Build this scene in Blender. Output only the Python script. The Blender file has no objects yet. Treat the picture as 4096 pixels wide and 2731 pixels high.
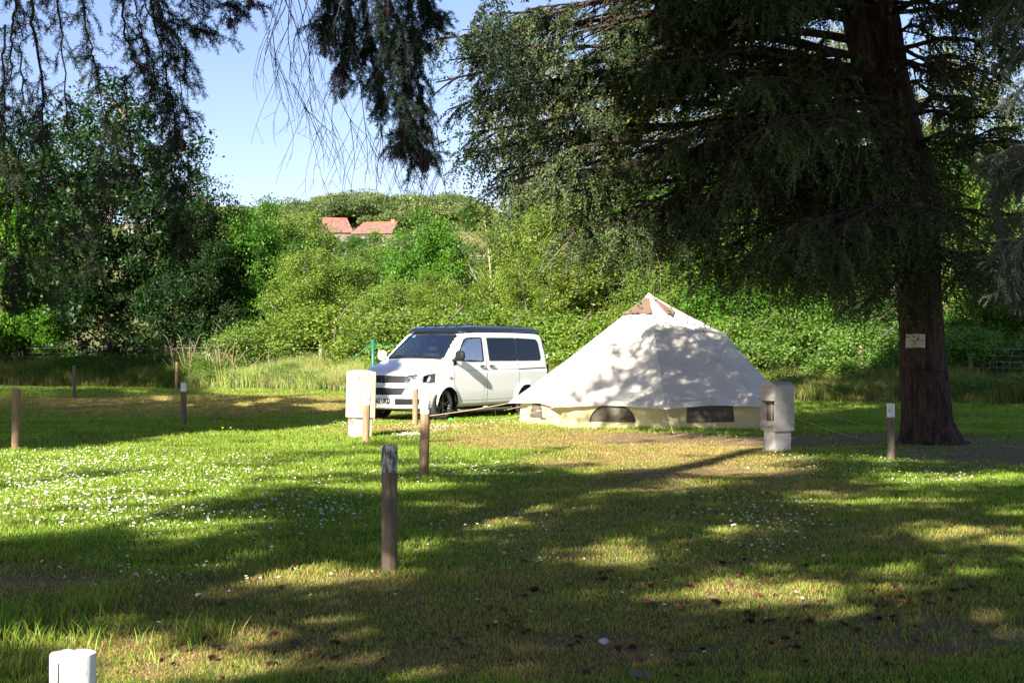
import bpy, bmesh, math, random
import numpy as np
from mathutils import Vector, Matrix
R = math.radians
rng = np.random.default_rng(7)
random.seed(7)
scn = bpy.context.scene
COL = scn.collection
F = 6000.0          # focal length in pixels of the 4096 px wide photograph
CAMH = 1.6
HY = 1380.0         # horizon row

# ---------------------------------------------------------------- helpers
def P(px, py, d):
    return np.array([(px - 2048) / F * d, d, CAMH + (HY - py) / F * d])
def G(px, py):
    d = CAMH * F / (py - HY)
    return np.array([(px - 2048) / F * d, d, 0.0])
def img(x, y, z=0.0):
    return 2048 + x / y * F, HY + (CAMH - z) / y * F

class MB:
    """collects geometry, then links it as ONE mesh object"""
    def __init__(s):
        s.v = []; s.q = []; s.t = []; s.qm = []; s.tm = []; s.c = []; s.n = 0; s.ng = []
    def add(s, v, q=None, t=None, m=0, c=(1, 1, 1)):
        v = np.asarray(v, dtype=np.float64).reshape(-1, 3)
        if q is not None and len(q):
            q = np.asarray(q, dtype=np.int64).reshape(-1, 4); s.q.append(q + s.n)
            s.qm.append(np.full(len(q), m) if np.isscalar(m) else np.asarray(m))
        if t is not None and len(t):
            t = np.asarray(t, dtype=np.int64).reshape(-1, 3); s.t.append(t + s.n); s.tm.append(np.full(len(t), m))
        c = np.asarray(c, dtype=np.float64)
        if c.ndim == 1: c = np.tile(c, (len(v), 1))
        s.v.append(v); s.c.append(c); s.n += len(v)
    def ngon(s, pts, m=0, c=(1, 1, 1)):
        s.ng.append((list(range(s.n, s.n + len(pts))), m)); s.add(pts, c=c)
    def box(s, x0, x1, y0, y1, z0, z1, m=0, c=(1, 1, 1), M=None):
        v = np.array([[x, y, z] for x in (x0, x1) for y in (y0, y1) for z in (z0, z1)], float)
        if M is not None: v = v @ np.array(M)[:3, :3].T + np.array(M)[:3, 3]
        s.add(v, [[0, 1, 3, 2], [4, 6, 7, 5], [0, 4, 5, 1], [2, 3, 7, 6], [0, 2, 6, 4], [1, 5, 7, 3]], m=m, c=c)
    def tube(s, path, rad, n=6, m=0, c=(1, 1, 1), cap=True, closed=False):
        p = np.asarray(path, float); k = len(p)
        r = np.full(k, rad, float) if np.isscalar(rad) else np.asarray(rad, float)
        if closed: T = np.roll(p, -1, 0) - np.roll(p, 1, 0)
        else: T = np.gradient(p, axis=0)
        T /= np.linalg.norm(T, axis=1, keepdims=True) + 1e-9
        up = np.array([0, 0, 1.0]) if abs(T[:, 2]).mean() < .8 else np.array([1.0, 0, 0])
        U = np.cross(T, up); U /= np.linalg.norm(U, axis=1, keepdims=True) + 1e-9
        V = np.cross(T, U)
        a = np.arange(n) * 2 * math.pi / n
        v = p[:, None] + r[:, None, None] * (np.cos(a)[None, :, None] * U[:, None] + np.sin(a)[None, :, None] * V[:, None])
        i = np.arange(k if closed else k - 1)[:, None] * n; j = np.arange(n)[None]; j2 = (j + 1) % n
        i2 = (i + n) % (k * n)
        q = np.stack([i + j, i + j2, i2 + j2, i2 + j], -1).reshape(-1, 4)
        s.add(v.reshape(-1, 3), q, m=m, c=c)
        if cap and not closed:
            b = s.n - k * n
            s.ng.append((list(range(b + n - 1, b - 1, -1)), m)); s.ng.append((list(range(b + (k - 1) * n, b + k * n)), m))
    def lathe(s, prof, n=24, m=0, c=(1, 1, 1), M=None):
        """prof: (r, z) pairs, around local z"""
        a = np.arange(n) * 2 * math.pi / n
        v = np.array([[[r * math.cos(t), r * math.sin(t), z] for t in a] for r, z in prof], float)
        if M is not None: v = v @ np.array(M)[:3, :3].T + np.array(M)[:3, 3]
        k = len(prof)
        i = np.arange(k - 1)[:, None] * n; j = np.arange(n)[None]; j2 = (j + 1) % n
        s.add(v.reshape(-1, 3), np.stack([i + j, i + j2, i + n + j2, i + n + j], -1).reshape(-1, 4), m=m, c=c)
    def leaves(s, cen, u, w, L, W, col, m=0):
        """rhombus leaves: centre, long axis u, cross axis w (unit), length, width"""
        cen = np.asarray(cen); L = np.broadcast_to(L, len(cen))[:, None]; W = np.broadcast_to(W, len(cen))[:, None]
        v = np.stack([cen - u * L / 2, cen + w * W / 2 + u * L * .08, cen + u * L / 2, cen - w * W / 2 + u * L * .08], 1)
        q = np.arange(len(cen) * 4).reshape(-1, 4)
        s.add(v.reshape(-1, 3), q, m=m, c=np.repeat(col, 4, 0))
    def build(s, name, mats, parent=None, smooth=False, loc=None):
        me = bpy.data.meshes.new(name)
        v = np.concatenate(s.v) if s.v else np.zeros((0, 3))
        q = np.concatenate(s.q) if s.q else np.zeros((0, 4), int)
        t = np.concatenate(s.t) if s.t else np.zeros((0, 3), int)
        loops = np.concatenate([q.ravel(), t.ravel()] + [np.array(g) for g, _ in s.ng]).astype(np.int32)
        cnt = np.concatenate([np.full(len(q), 4), np.full(len(t), 3), np.array([len(g) for g, _ in s.ng], int)]).astype(np.int32)
        mi = np.concatenate(([np.concatenate(s.qm)] if s.qm else []) + ([np.concatenate(s.tm)] if s.tm else []) + [np.array([m for _, m in s.ng], int)]).astype(np.int32)
        me.vertices.add(len(v)); me.vertices.foreach_set('co', v.astype(np.float32).ravel())
        me.loops.add(len(loops)); me.loops.foreach_set('vertex_index', loops)
        me.polygons.add(len(cnt)); st = np.concatenate([[0], np.cumsum(cnt)[:-1]]).astype(np.int32)
        me.polygons.foreach_set('loop_start', st)
        me.update(calc_edges=True)
        me.polygons.foreach_set('material_index', mi)
        if smooth: me.polygons.foreach_set('use_smooth', np.ones(len(cnt), bool))
        c = np.concatenate(s.c)
        if not np.all(c == 1):
            at = me.color_attributes.new('Col', 'FLOAT_COLOR', 'POINT')
            at.data.foreach_set('color', np.concatenate([c, np.ones((len(c), 1))], 1).astype(np.float32).ravel())
        me.validate()
        for mm in (mats if isinstance(mats, (list, tuple)) else [mats]): me.materials.append(mm)
        o = bpy.data.objects.new(name, me); COL.objects.link(o)
        if parent is not None: o.parent = parent
        if loc is not None: o.location = loc
        return o

def tag(o, label=None, cat=None, group=None, kind=None):
    if label: o['label'] = label
    if cat: o['category'] = cat
    if group: o['group'] = group
    if kind: o['kind'] = kind
    return o
def empty(name, loc, rz=0.0):
    o = bpy.data.objects.new(name, None); COL.objects.link(o)
    o.location = loc; o.rotation_euler = (0, 0, rz); o.empty_display_size = .1
    return o
def dup(o, parent=None, **kw):
    c = o.copy(); COL.objects.link(c)
    if parent is not None: c.parent = parent
    for ch in o.children: dup(ch, c)
    return c
def smooth_mesh(o, ang=40):
    me = o.data; me.polygons.foreach_set('use_smooth', np.ones(len(me.polygons), bool))
    try: me.set_sharp_from_angle(angle=R(ang))
    except Exception: pass
    return o
def rvec(n):
    v = rng.normal(size=(n, 3)); return v / (np.linalg.norm(v, axis=1, keepdims=True) + 1e-9)
def nrm(v): return v / (np.linalg.norm(v, axis=-1, keepdims=True) + 1e-9)
def vn2(x, y, s, seed=0):
    """value noise, numpy, 0..1"""
    x = np.asarray(x, float) / s + seed * 17.31; y = np.asarray(y, float) / s + seed * 9.77
    xi = np.floor(x).astype(np.int64); yi = np.floor(y).astype(np.int64); fx = x - xi; fy = y - yi
    fx = fx * fx * (3 - 2 * fx); fy = fy * fy * (3 - 2 * fy)
    def h(a, b):
        k = (a * 374761393 + b * 668265263 + seed * 982451653) & 0xffffffff
        k = ((k ^ (k >> 13)) * 1274126177) & 0xffffffff
        return ((k ^ (k >> 16)) & 0xffff) / 65535.0
    return (h(xi, yi) * (1 - fx) + h(xi + 1, yi) * fx) * (1 - fy) + (h(xi, yi + 1) * (1 - fx) + h(xi + 1, yi + 1) * fx) * fy
def sstep(a, b, x):
    t = np.clip((x - a) / (b - a), 0, 1); return t * t * (3 - 2 * t)
def inpoly(x, y, poly):
    x = np.asarray(x); y = np.asarray(y); r = np.zeros(x.shape, bool); n = len(poly)
    for i in range(n):
        x1, y1 = poly[i]; x2, y2 = poly[(i + 1) % n]
        if y1 == y2: continue
        c = ((y1 > y) != (y2 > y)) & (x < (x2 - x1) * (y - y1) / (y2 - y1) + x1)
        r ^= c
    return r

# ---------------------------------------------------------------- materials
def mat(name, col=(.5, .5, .5), rough=.7, metal=0.0, spec=.5, noise=None, bump=None, coat=0):
    m = bpy.data.materials.new(name); m.use_nodes = True
    nt = m.node_tree; b = nt.nodes['Principled BSDF']
    b.inputs['Base Color'].default_value = (*col, 1); b.inputs['Roughness'].default_value = rough
    b.inputs['Metallic'].default_value = metal; b.inputs['Specular IOR Level'].default_value = spec
    b.inputs['Coat Weight'].default_value = coat; b.inputs['Coat Roughness'].default_value = .04
    if noise or bump: tc = nt.nodes.new('ShaderNodeTexCoord')
    if noise:   # (scale xyz, amount, second colour)
        sc, col2, lo, hi = noise
        mp = nt.nodes.new('ShaderNodeMapping'); mp.inputs['Scale'].default_value = sc
        nz = nt.nodes.new('ShaderNodeTexNoise'); nz.inputs['Scale'].default_value = 1; nz.inputs['Detail'].default_value = 6; nz.inputs['Roughness'].default_value = .65
        cr = nt.nodes.new('ShaderNodeValToRGB'); cr.color_ramp.elements[0].position = lo; cr.color_ramp.elements[1].position = hi
        cr.color_ramp.elements[0].color = (*col, 1); cr.color_ramp.elements[1].color = (*col2, 1)
        nt.links.new(tc.outputs['Object'], mp.inputs['Vector']); nt.links.new(mp.outputs[0], nz.inputs['Vector'])
        nt.links.new(nz.outputs['Fac'], cr.inputs['Fac']); nt.links.new(cr.outputs['Color'], b.inputs['Base Color'])
    if bump:
        sc, st, dist = bump
        mp = nt.nodes.new('ShaderNodeMapping'); mp.inputs['Scale'].default_value = sc
        nz = nt.nodes.new('ShaderNodeTexNoise'); nz.inputs['Scale'].default_value = 1; nz.inputs['Detail'].default_value = 5
        bp = nt.nodes.new('ShaderNodeBump'); bp.inputs['Strength'].default_value = st; bp.inputs['Distance'].default_value = dist
        nt.links.new(tc.outputs['Object'], mp.inputs['Vector']); nt.links.new(mp.outputs[0], nz.inputs['Vector'])
        nt.links.new(nz.outputs['Fac'], bp.inputs['Height']); nt.links.new(bp.outputs[0], b.inputs['Normal'])
    return m
def leafmat(name, trans=.35, rough=.5, tint=False, spec=.3, gain=1.6):
    """diffuse + translucent leaf, colour from the mesh attribute, optional object tint"""
    m = bpy.data.materials.new(name); m.use_nodes = True
    nt = m.node_tree; b = nt.nodes['Principled BSDF']; out = nt.nodes['Material Output']
    a = nt.nodes.new('ShaderNodeAttribute'); a.attribute_name = 'Col'
    col = a.outputs['Color']
    if tint:
        oi = nt.nodes.new('ShaderNodeObjectInfo'); mx = nt.nodes.new('ShaderNodeMix'); mx.data_type = 'RGBA'; mx.blend_type = 'MULTIPLY'
        mx.inputs['Factor'].default_value = 1
        nt.links.new(col, mx.inputs['A']); nt.links.new(oi.outputs['Color'], mx.inputs['B']); col = mx.outputs['Result']
    tr = nt.nodes.new('ShaderNodeBsdfTranslucent'); mixs = nt.nodes.new('ShaderNodeMixShader'); mixs.inputs[0].default_value = trans
    g = nt.nodes.new('ShaderNodeMix'); g.data_type = 'RGBA'; g.blend_type = 'MULTIPLY'; g.inputs['Factor'].default_value = 1
    g.inputs['B'].default_value = (gain * 1.0, gain * 1.0, gain * .5, 1)
    nt.links.new(col, g.inputs['A']); nt.links.new(g.outputs['Result'], tr.inputs['Color'])
    nt.links.new(col, b.inputs['Base Color']); b.inputs['Roughness'].default_value = rough; b.inputs['Specular IOR Level'].default_value = spec
    nt.links.new(b.outputs[0], mixs.inputs[1]); nt.links.new(tr.outputs[0], mixs.inputs[2]); nt.links.new(mixs.outputs[0], out.inputs['Surface'])
    return m
M = {}
M['leaf'] = leafmat('leaf', .42, .45, tint=True, gain=1.75)
M['needle'] = leafmat('needle', .15, .8, spec=.06, gain=1.2)
M['grass'] = leafmat('grass_blade', .4, .5, spec=.3, gain=1.7)
M['bark'] = mat('bark', (.10, .065, .045), .9, noise=((9, 9, 1.6), (.22, .16, .12), .35, .75), bump=((14, 14, 2.2), 1, .03))
M['cedar_bark'] = mat('cedar_bark', (.020, .011, .008), .92, noise=((16, 16, 3.0), (.12, .07, .048), .42, .74), bump=((22, 22, 3.5), 1, .06))
M['pale_bark'] = mat('pale_bark', (.30, .25, .19), .9, noise=((6, 6, 2), (.45, .39, .31), .3, .7))
M['twig'] = mat('twig', (.05, .035, .03), .9)
M['drytwig'] = mat('dry_twig', (.35, .25, .16), .9)
M['greybranch'] = mat('grey_branch', (.12, .10, .08), .9)

# ---------------------------------------------------------------- camera, sky, sun
cam = bpy.data.cameras.new('camera'); co = bpy.data.objects.new('camera', cam); COL.objects.link(co)
cam.sensor_width = 36.0; cam.lens = F / 4096 * 36; cam.clip_end = 6000; cam.clip_start = .1
co.location = (0, 0, CAMH); co.rotation_euler = (R(90) + math.atan((HY - 1365.5) / F), 0, 0)
scn.camera = co
SUN_AZ = 25.0   # degrees left of straight behind the camera
SUN_EL = 28.0
sd = np.array([-math.sin(R(SUN_AZ)) * math.cos(R(SUN_EL)), -math.cos(R(SUN_AZ)) * math.cos(R(SUN_EL)), math.sin(R(SUN_EL))])  # towards the sun
w = bpy.data.worlds.new('World'); scn.world = w; w.use_nodes = True
nt = w.node_tree; bg = nt.nodes['Background']
sky = nt.nodes.new('ShaderNodeTexSky'); sky.sky_type = 'NISHITA'; sky.sun_disc = False
sky.sun_elevation = R(SUN_EL)
sky.sun_rotation = math.atan2(sd[0], sd[1])
sky.air_density = 1.0; sky.dust_density = .4; sky.ozone_density = 2.0; sky.altitude = 200
tn = nt.nodes.new('ShaderNodeMix'); tn.data_type = 'RGBA'; tn.blend_type = 'MULTIPLY'; tn.inputs['Factor'].default_value = 1; tn.inputs['B'].default_value = (1.03, .945, 1.10, 1)
nt.links.new(sky.outputs[0], tn.inputs['A']); nt.links.new(tn.outputs['Result'], bg.inputs['Color']); bg.inputs['Strength'].default_value = .05
sl = bpy.data.lights.new('sun', 'SUN'); so = bpy.data.objects.new('sun', sl); COL.objects.link(so)
sl.energy = 5.0; sl.angle = R(.55); sl.color = (1.0, .93, .82)
so.rotation_euler = Vector(sd).to_track_quat('Z', 'Y').to_euler()
scn.view_settings.view_transform = 'Standard'; scn.view_settings.look = 'None'; scn.view_settings.gamma = 1
scn.view_settings.exposure = 1.76
scn.cycles.max_bounces = 6; scn.cycles.diffuse_bounces = 3; scn.cycles.glossy_bounces = 3
scn.cycles.transmission_bounces = 4; scn.cycles.transparent_max_bounces = 8
scn.cycles.caustics_reflective = False; scn.cycles.caustics_refractive = False
scn.cycles.sample_clamp_indirect = 4; scn.cycles.use_denoising = True
# ---------------------------------------------------------------- ground
def gz(x, y):
    x = np.asarray(x, float); y = np.asarray(y, float)
    near = (.05 * (vn2(x, y, 2.3, 3) - .5) + .03 * (vn2(x, y, .7, 4) - .5))
    rise = np.interp(y, [0, 95, 140, 250, 350, 390, 440, 900, 3000], [0, 0, 2.0, 13, 25.5, 33.5, 36, 30, 20])
    rise = rise + (y > 100) * 1.5 * (vn2(x, y, 45, 5) - .5) * np.clip((y - 100) / 60, 0, 1)
    return near + rise
def ell(px, py, L):
    """L: list of (cx, cy, rx, ry, strength) in photo pixels -> summed soft field"""
    r = np.zeros(np.shape(px))
    for cx, cy, rx, ry, s in L:
        e = ((px - cx) / rx) ** 2 + ((py - cy) / ry) ** 2
        r = np.maximum(r, s * np.clip(1.35 - e * .9, 0, 1))
    return r
DRY = [(1750, 1715, 420, 26, .75), (2250, 1765, 520, 34, .95), (2750, 1800, 500, 40, 1), (2500, 1850, 420, 34, .8), (2900, 1880, 420, 60, .9),
       (3200, 1960, 350, 40, .7), (2600, 1930, 450, 60, .55), (700, 1620, 900, 46, .85), (1600, 1668, 300, 16, .5), (1800, 2400, 1500, 160, .55), (2600, 2150, 900, 200, .50),
       (900, 2600, 900, 120, .85), (3000, 2500, 1300, 220, .58), (150, 2330, 420, 60, .8), (3700, 2150, 500, 120, .42), (2000, 2610, 900, 110, .8), (950, 2330, 260, 30, .45)]
SOIL = [(2800, 1758, 420, 17, .9), (3450, 1765, 640, 30, 1.1), (3950, 1815, 450, 56, 1), (3850, 2560, 420, 60, .62), (3500, 2520, 260, 30, .45), (200, 2320, 300, 20, .4),
        (2750, 1890, 330, 24, .62), (3050, 1905, 240, 22, .55), (2550, 1960, 220, 30, .45), (3350, 2110, 180, 16, .5), (1450, 1735, 60, 8, .5), (2250, 2540, 250, 30, .5), (2700, 2590, 200, 26, .5)]
def fields(x, y):
    x = np.asarray(x, float); y = np.asarray(y, float)
    px, py = img(x, np.maximum(y, 1.0))
    wob = 60 * (vn2(x, y, .9, 11) - .5); wy = (vn2(x, y, 1.3, 12) - .5) * 40 * np.clip((py - 1400) / 600, .1, 1.5)
    dry = ell(px + wob, py + wy, DRY); soil = ell(px + wob, py + wy, SOIL)
    dry = np.clip(dry * (.55 + .9 * vn2(x, y, .35, 13)) + .22 * (vn2(x, y, 1.1, 14) - .45), 0, 1)
    soil = np.clip(soil * (.4 + 1.1 * vn2(x, y, .22, 15)), 0, 1)
    far = y > 58
    dry = np.where(far, .15 + .5 * vn2(x, y, 30, 16), dry); soil = np.where(far, 0, soil)
    return dry, soil
ys = np.concatenate([np.linspace(-40, 4, 12), np.linspace(4.6, 30, 170), np.linspace(30.4, 60, 90), np.linspace(62, 460, 90), np.geomspace(480, 4000, 14)])
us = np.linspace(-1, 1, 181)
Y = np.repeat(ys[:, None], len(us), 1); X = us[None] * (30 + np.maximum(ys, 0)[:, None] * .62 + (ys[:, None] < 62) * 0)
X = us[None] * np.maximum(26, (14 + np.maximum(ys, 0) * .55))[:, None]
Z = gz(X, Y)
gm = MB(); n1, n2 = Y.shape
ii = np.arange(n1 - 1)[:, None] * n2; jj = np.arange(n2 - 1)[None]
dry, soil = fields(X.ravel(), Y.ravel())
gm.add(np.stack([X.ravel(), Y.ravel(), Z.ravel()], 1), np.stack([ii + jj, ii + jj + 1, ii + n2 + jj + 1, ii + n2 + jj], -1).reshape(-1, 4),
       c=np.stack([dry, soil, np.zeros_like(dry)], 1))
def ground_mat():
    m = bpy.data.materials.new('ground'); m.use_nodes = True; nt = m.node_tree; b = nt.nodes['Principled BSDF']
    a = nt.nodes.new('ShaderNodeAttribute'); a.attribute_name = 'Col'; sp = nt.nodes.new('ShaderNodeSeparateColor'); nt.links.new(a.outputs['Color'], sp.inputs[0])
    tc = nt.nodes.new('ShaderNodeTexCoord')
    def nz(s, d=5, r=.6):
        n = nt.nodes.new('ShaderNodeTexNoise'); n.inputs['Scale'].default_value = s; n.inputs['Detail'].default_value = d; n.inputs['Roughness'].default_value = r
        nt.links.new(tc.outputs['Object'], n.inputs['Vector']); return n.outputs['Fac']
    def ramp(f, c0, c1, p0=.3, p1=.7):
        c = nt.nodes.new('ShaderNodeValToRGB'); c.color_ramp.elements[0].position = p0; c.color_ramp.elements[1].position = p1
        c.color_ramp.elements[0].color = (*c0, 1); c.color_ramp.elements[1].color = (*c1, 1); nt.links.new(f, c.inputs[0]); return c.outputs[0]
    def mix(f, x, y):
        n = nt.nodes.new('ShaderNodeMix'); n.data_type = 'RGBA'; nt.links.new(f, n.inputs['Factor']); nt.links.new(x, n.inputs['A']); nt.links.new(y, n.inputs['B']); return n.outputs['Result']
    g = ramp(nz(26), (.045, .075, .012), (.10, .15, .03)); d = ramp(nz(30), (.15, .11, .045), (.30, .24, .11)); s = ramp(nz(45, 7, .75), (.11, .065, .035), (.36, .24, .15), .36, .66)
    c = mix(sp.outputs[1], mix(sp.outputs[0], g, d), s)
    nt.links.new(c, b.inputs['Base Color']); b.inputs['Roughness'].default_value = .95; b.inputs['Specular IOR Level'].default_value = .15
    bp = nt.nodes.new('ShaderNodeBump'); bp.inputs['Strength'].default_value = .8; bp.inputs['Distance'].default_value = .02; nt.links.new(nz(40, 6, .7), bp.inputs['Height']); nt.links.new(bp.outputs[0], b.inputs['Normal'])
    return m
M['ground'] = ground_mat()
tag(gm.build('ground', M['ground'], smooth=True), 'mown campsite lawn and the hillside behind', kind='structure')

# ---------------------------------------------------------------- grass blades
def blades(x, y, h, wd, col, tip, lean=.5):
    n = len(x); z = gz(x, y) - .004
    a = rng.uniform(0, 2 * math.pi, n); b = rng.uniform(0, 2 * math.pi, n)
    sx = np.cos(a) * wd / 2; sy = np.sin(a) * wd / 2
    lx = np.cos(b) * h * lean * rng.uniform(.2, 1, n); ly = np.sin(b) * h * lean * rng.uniform(.2, 1, n)
    p0 = np.stack([x - sx, y - sy, z], 1); p1 = np.stack([x + sx, y + sy, z], 1)
    m0 = np.stack([x - sx * .8 + lx * .35, y - sy * .8 + ly * .35, z + h * .55], 1); m1 = np.stack([x + sx * .8 + lx * .35, y + sy * .8 + ly * .35, z + h * .55], 1)
    t0 = np.stack([x + lx - sx * .15, y + ly - sy * .15, z + h * rng.uniform(.85, 1.05, n)], 1); t1 = t0 + np.stack([sx * .3, sy * .3, sx * 0], 1)
    v = np.stack([p0, p1, m1, m0, t1, t0], 1).reshape(-1, 3)
    k = np.arange(n)[:, None] * 6
    q = np.concatenate([k + np.array([[0, 1, 2, 3]]), k + np.array([[3, 2, 4, 5]])])
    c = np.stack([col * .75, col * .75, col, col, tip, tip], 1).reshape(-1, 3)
    return v, q, c
def grass_cols(x, y, dry):
    n = len(x); r = rng.random(n)[:, None]
    patch = vn2(x, y, .8, 21)[:, None]
    gr = np.array([.125, .225, .016]) * (1 - r) + np.array([.285, .395, .045]) * r
    gr = gr * (.8 + .4 * patch)
    dr = np.array([.30, .21, .06]) * (1 - r) + np.array([.48, .36, .13]) * r
    k = (rng.random(n) < dry * .85 + .05)[:, None]
    c = np.where(k, dr, gr); c = c * (1 - .35 * dry[:, None]) + np.where(k, dr, np.array([.16, .19, .04])) * .35 * dry[:, None]
    return c
NB = 760000
gd = (rng.random(NB) * (57 ** .45 - 4.9 ** .45) + 4.9 ** .45) ** (1 / .45)
gx = rng.uniform(-1, 1, NB) * (gd * .36 + .7)
dry, soil = fields(gx, gd)
tuft = vn2(gx, gd, .12, 22)
keep = (rng.random(NB) > soil * .92) & ~inpoly(gx, gd, [(-.1, 31), (1, 28.9), (2.9, 28.0), (4.7, 28.9), (5.4, 31), (3, 33.5)])
gx, gd, dry, soil, tuft = gx[keep], gd[keep], dry[keep], soil[keep], tuft[keep]
hh = (.016 + .030 * rng.random(len(gx)) ** 1.8 + .016 * tuft) * (1 - .45 * dry) * (1 - .5 * soil) * np.interp(gd, [5, 20, 57], [.9, 1.1, 1.6])
longer = vn2(gx, gd, .5, 23) > .78; hh *= np.where(longer, 1.5, 1)
ww = .0042 * (gd / 6) ** .72 * rng.uniform(.7, 1.3, len(gx))
cc = grass_cols(gx, gd, dry)
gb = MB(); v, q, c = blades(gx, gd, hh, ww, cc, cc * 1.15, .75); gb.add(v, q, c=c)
wc = (rng.random(26000) * (30 ** .6 - 4.9 ** .6) + 4.9 ** .6) ** (1 / .6); wx = rng.uniform(-1, 1, 26000) * (wc * .36 + .7); cl_ = vn2(wx, wc, .28, 71) > .66; wx, wc = wx[cl_], wc[cl_]; N = len(wx); u = nrm(rvec(N) * [1, 1, .25]); w_ = nrm(np.cross(u, rvec(N) * .35 + [0, 0, 1])); kk = rng.random(N)[:, None]
gb.leaves(np.stack([wx, wc, gz(wx, wc) + .018 + .02 * rng.random(N)], 1), u, w_, .022 * rng.uniform(.6, 1.5, N), .017, np.array([.06, .15, .015]) * (1 - kk) + np.array([.12, .24, .03]) * kk)
tag(gb.build('grass', M['grass']), 'short mown lawn grass, green with straw-coloured patches', 'grass', kind='stuff')
# taller tufts, foreground left and round posts
tb = MB()
def tuftat(px, py, n, h, sp, dry=.1, wd=.006):
    g = G(px, py); x = g[0] + rng.normal(0, sp, n); y = g[1] + rng.normal(0, sp, n)
    c = grass_cols(x, y, np.full(n, dry)); s = g[1] / 7
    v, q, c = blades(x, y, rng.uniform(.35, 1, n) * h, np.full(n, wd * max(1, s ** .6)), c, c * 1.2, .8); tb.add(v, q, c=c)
for a in [(360, 2450, 60, .30, .10), (420, 2440, 40, .2, .2), (60, 2560, 220, .16, .22), (20, 2500, 90, .22, .15), (120, 2620, 160, .14, .2), (260, 2500, 120, .10, .3), (760, 2560, 70, .14, .10),
          (830, 2520, 60, .16, .14), (680, 2600, 40, .10, .12), (20, 2700, 60, .2, .1), (170, 2700, 30, .16, .1), (560, 2640, 40, .10, .08), (1540, 2270, 60, .09, .10), (1700, 1905, 40, .09, .06), (1650, 1905, 40, .08, .06),
          (1450, 1778, 50, .08, .06), (1500, 1775, 40, .1, .06), (60, 1800, 40, .1, .07), (735, 1706, 30, .09, .06), (3565, 1850, 30, .08, .06), (3110, 1812, 50, .08, .12), (3080, 1812, 30, .08, .1),
          (2150, 2010, 20, .14, .06), (2520, 2150, 60, .10, .2), (3900, 2540, 60, .08, .2), (3650, 2560, 40, .1, .1), (3480, 2640, 30, .1, .1), (1420, 1752, 60, .07, .12)]:
    tuftat(*a)
for px in np.arange(1700, 3080, 9):   # uncut fringe along the tent wall and the van
    tuftat(px, 1700 + 22 * math.sin((px - 2080) / 990 * math.pi) * (px > 2080) - 8 * (px < 2080), 12, .09, .1)
tag(tb.build('long_grass', M['grass']), 'longer uncut tufts of grass around the posts, tent edge and bottom left corner', 'grass', kind='stuff')

# ---------------------------------------------------------------- daisies
M['petal'] = mat('petal', (.85, .85, .85), .6); M['eye'] = mat('flower_eye', (.75, .5, .03), .6); M['stem'] = mat('stem', (.08, .16, .03), .7); M['butter'] = mat('buttercup', (.85, .62, .01), .4)
def flower_mesh(name, pm, r, npet, h, white=True):
    b = MB(); tp = []
    for k in range(npet):
        a = 2 * math.pi * k / npet; a2 = a + math.pi / npet * .8; a0 = a - math.pi / npet * .8
        tp += [[0, 0, h + .001], [r * .75 * math.cos(a0), r * .75 * math.sin(a0), h + r * .12], [r * math.cos(a), r * math.sin(a), h + r * .15], [r * .75 * math.cos(a2), r * .75 * math.sin(a2), h + r * .12]]
    b.add(tp, np.arange(npet * 4).reshape(-1, 4), m=0)
    b.lathe([(r * .34, h + .001), (r * .26, h + r * .28), (0.0005, h + r * .36)], 8, m=1)
    b.tube([[0, 0, -.01], [.003, 0, h * .5], [0, 0, h]], .0012, 4, m=2)
    return b
dm = flower_mesh('daisy', 'petal', .0135, 12, .055)
def cand(n, region, jit=1.0):
    out = []
    while len(out) < n:
        cx, cy, rx, ry = region[rng.integers(len(region))] if jit == 1 else region[0]
        px = cx + rng.normal() * rx * .5; py = cy + rng.normal() * ry * .5
        if py < 1600 or py > 2725 or px < -60 or px > 4150: continue
        out.append((px, py))
    return out
DZ = [(120, 1935, 300, 35)] * 3 + [(300, 1850, 420, 70)] * 7 + [(350, 2000, 500, 90)] * 6 + [(900, 1900, 500, 90)] * 5 + [(700, 2080, 700, 110)] * 5 + [(1750, 1712, 260, 16)] * 3 + [(1630, 1745, 60, 10)] * 2 + [(1900, 1890, 350, 50)] * 3 \
    + [(1400, 1690, 200, 14)] * 2 + [(2050, 1690, 260, 12)] * 1 + [(3300, 1850, 350, 50)] * 3 + [(3050, 2080, 260, 110)] * 3 + [(3700, 1900, 400, 50)] * 2 + [(1300, 2030, 250, 70)] * 2 + [(700, 2300, 500, 90)] * 2 + [(2050, 2150, 300, 120)] + [(3100, 2200, 250, 60)] + [(3400, 1760, 500, 60)] + [(2500, 2400, 1800, 250)]
daisies = sorted(cand(2500, DZ), key=lambda p: -p[1])
kx = rng.permutation(len(daisies)); 
dsc = lambda py: 1.0
first = None
for i, (px, py) in enumerate(daisies[:300]):
    g = G(px, py); 
    if first is None:
        o = first = dm.build('daisy', [M['petal'], M['eye'], M['stem']])
    else:
        o = first.copy(); COL.objects.link(o)
    o.location = (g[0], g[1], float(gz(g[0], g[1])) - .005); o.rotation_euler = (R(rng.uniform(-25, 25)) + R(18), R(rng.uniform(-25, 25)), rng.uniform(0, 6)); s = rng.uniform(.75, 1.15); o.scale = (s, s, s * rng.uniform(.7, 1.2))
    tag(o, 'small white daisy with a yellow eye growing in the nearer lawn', 'daisy', 'daisies in the lawn')
fb = MB(); bv = np.concatenate(dm.v); bq = np.concatenate(dm.q); bqm = np.concatenate(dm.qm)
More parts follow.
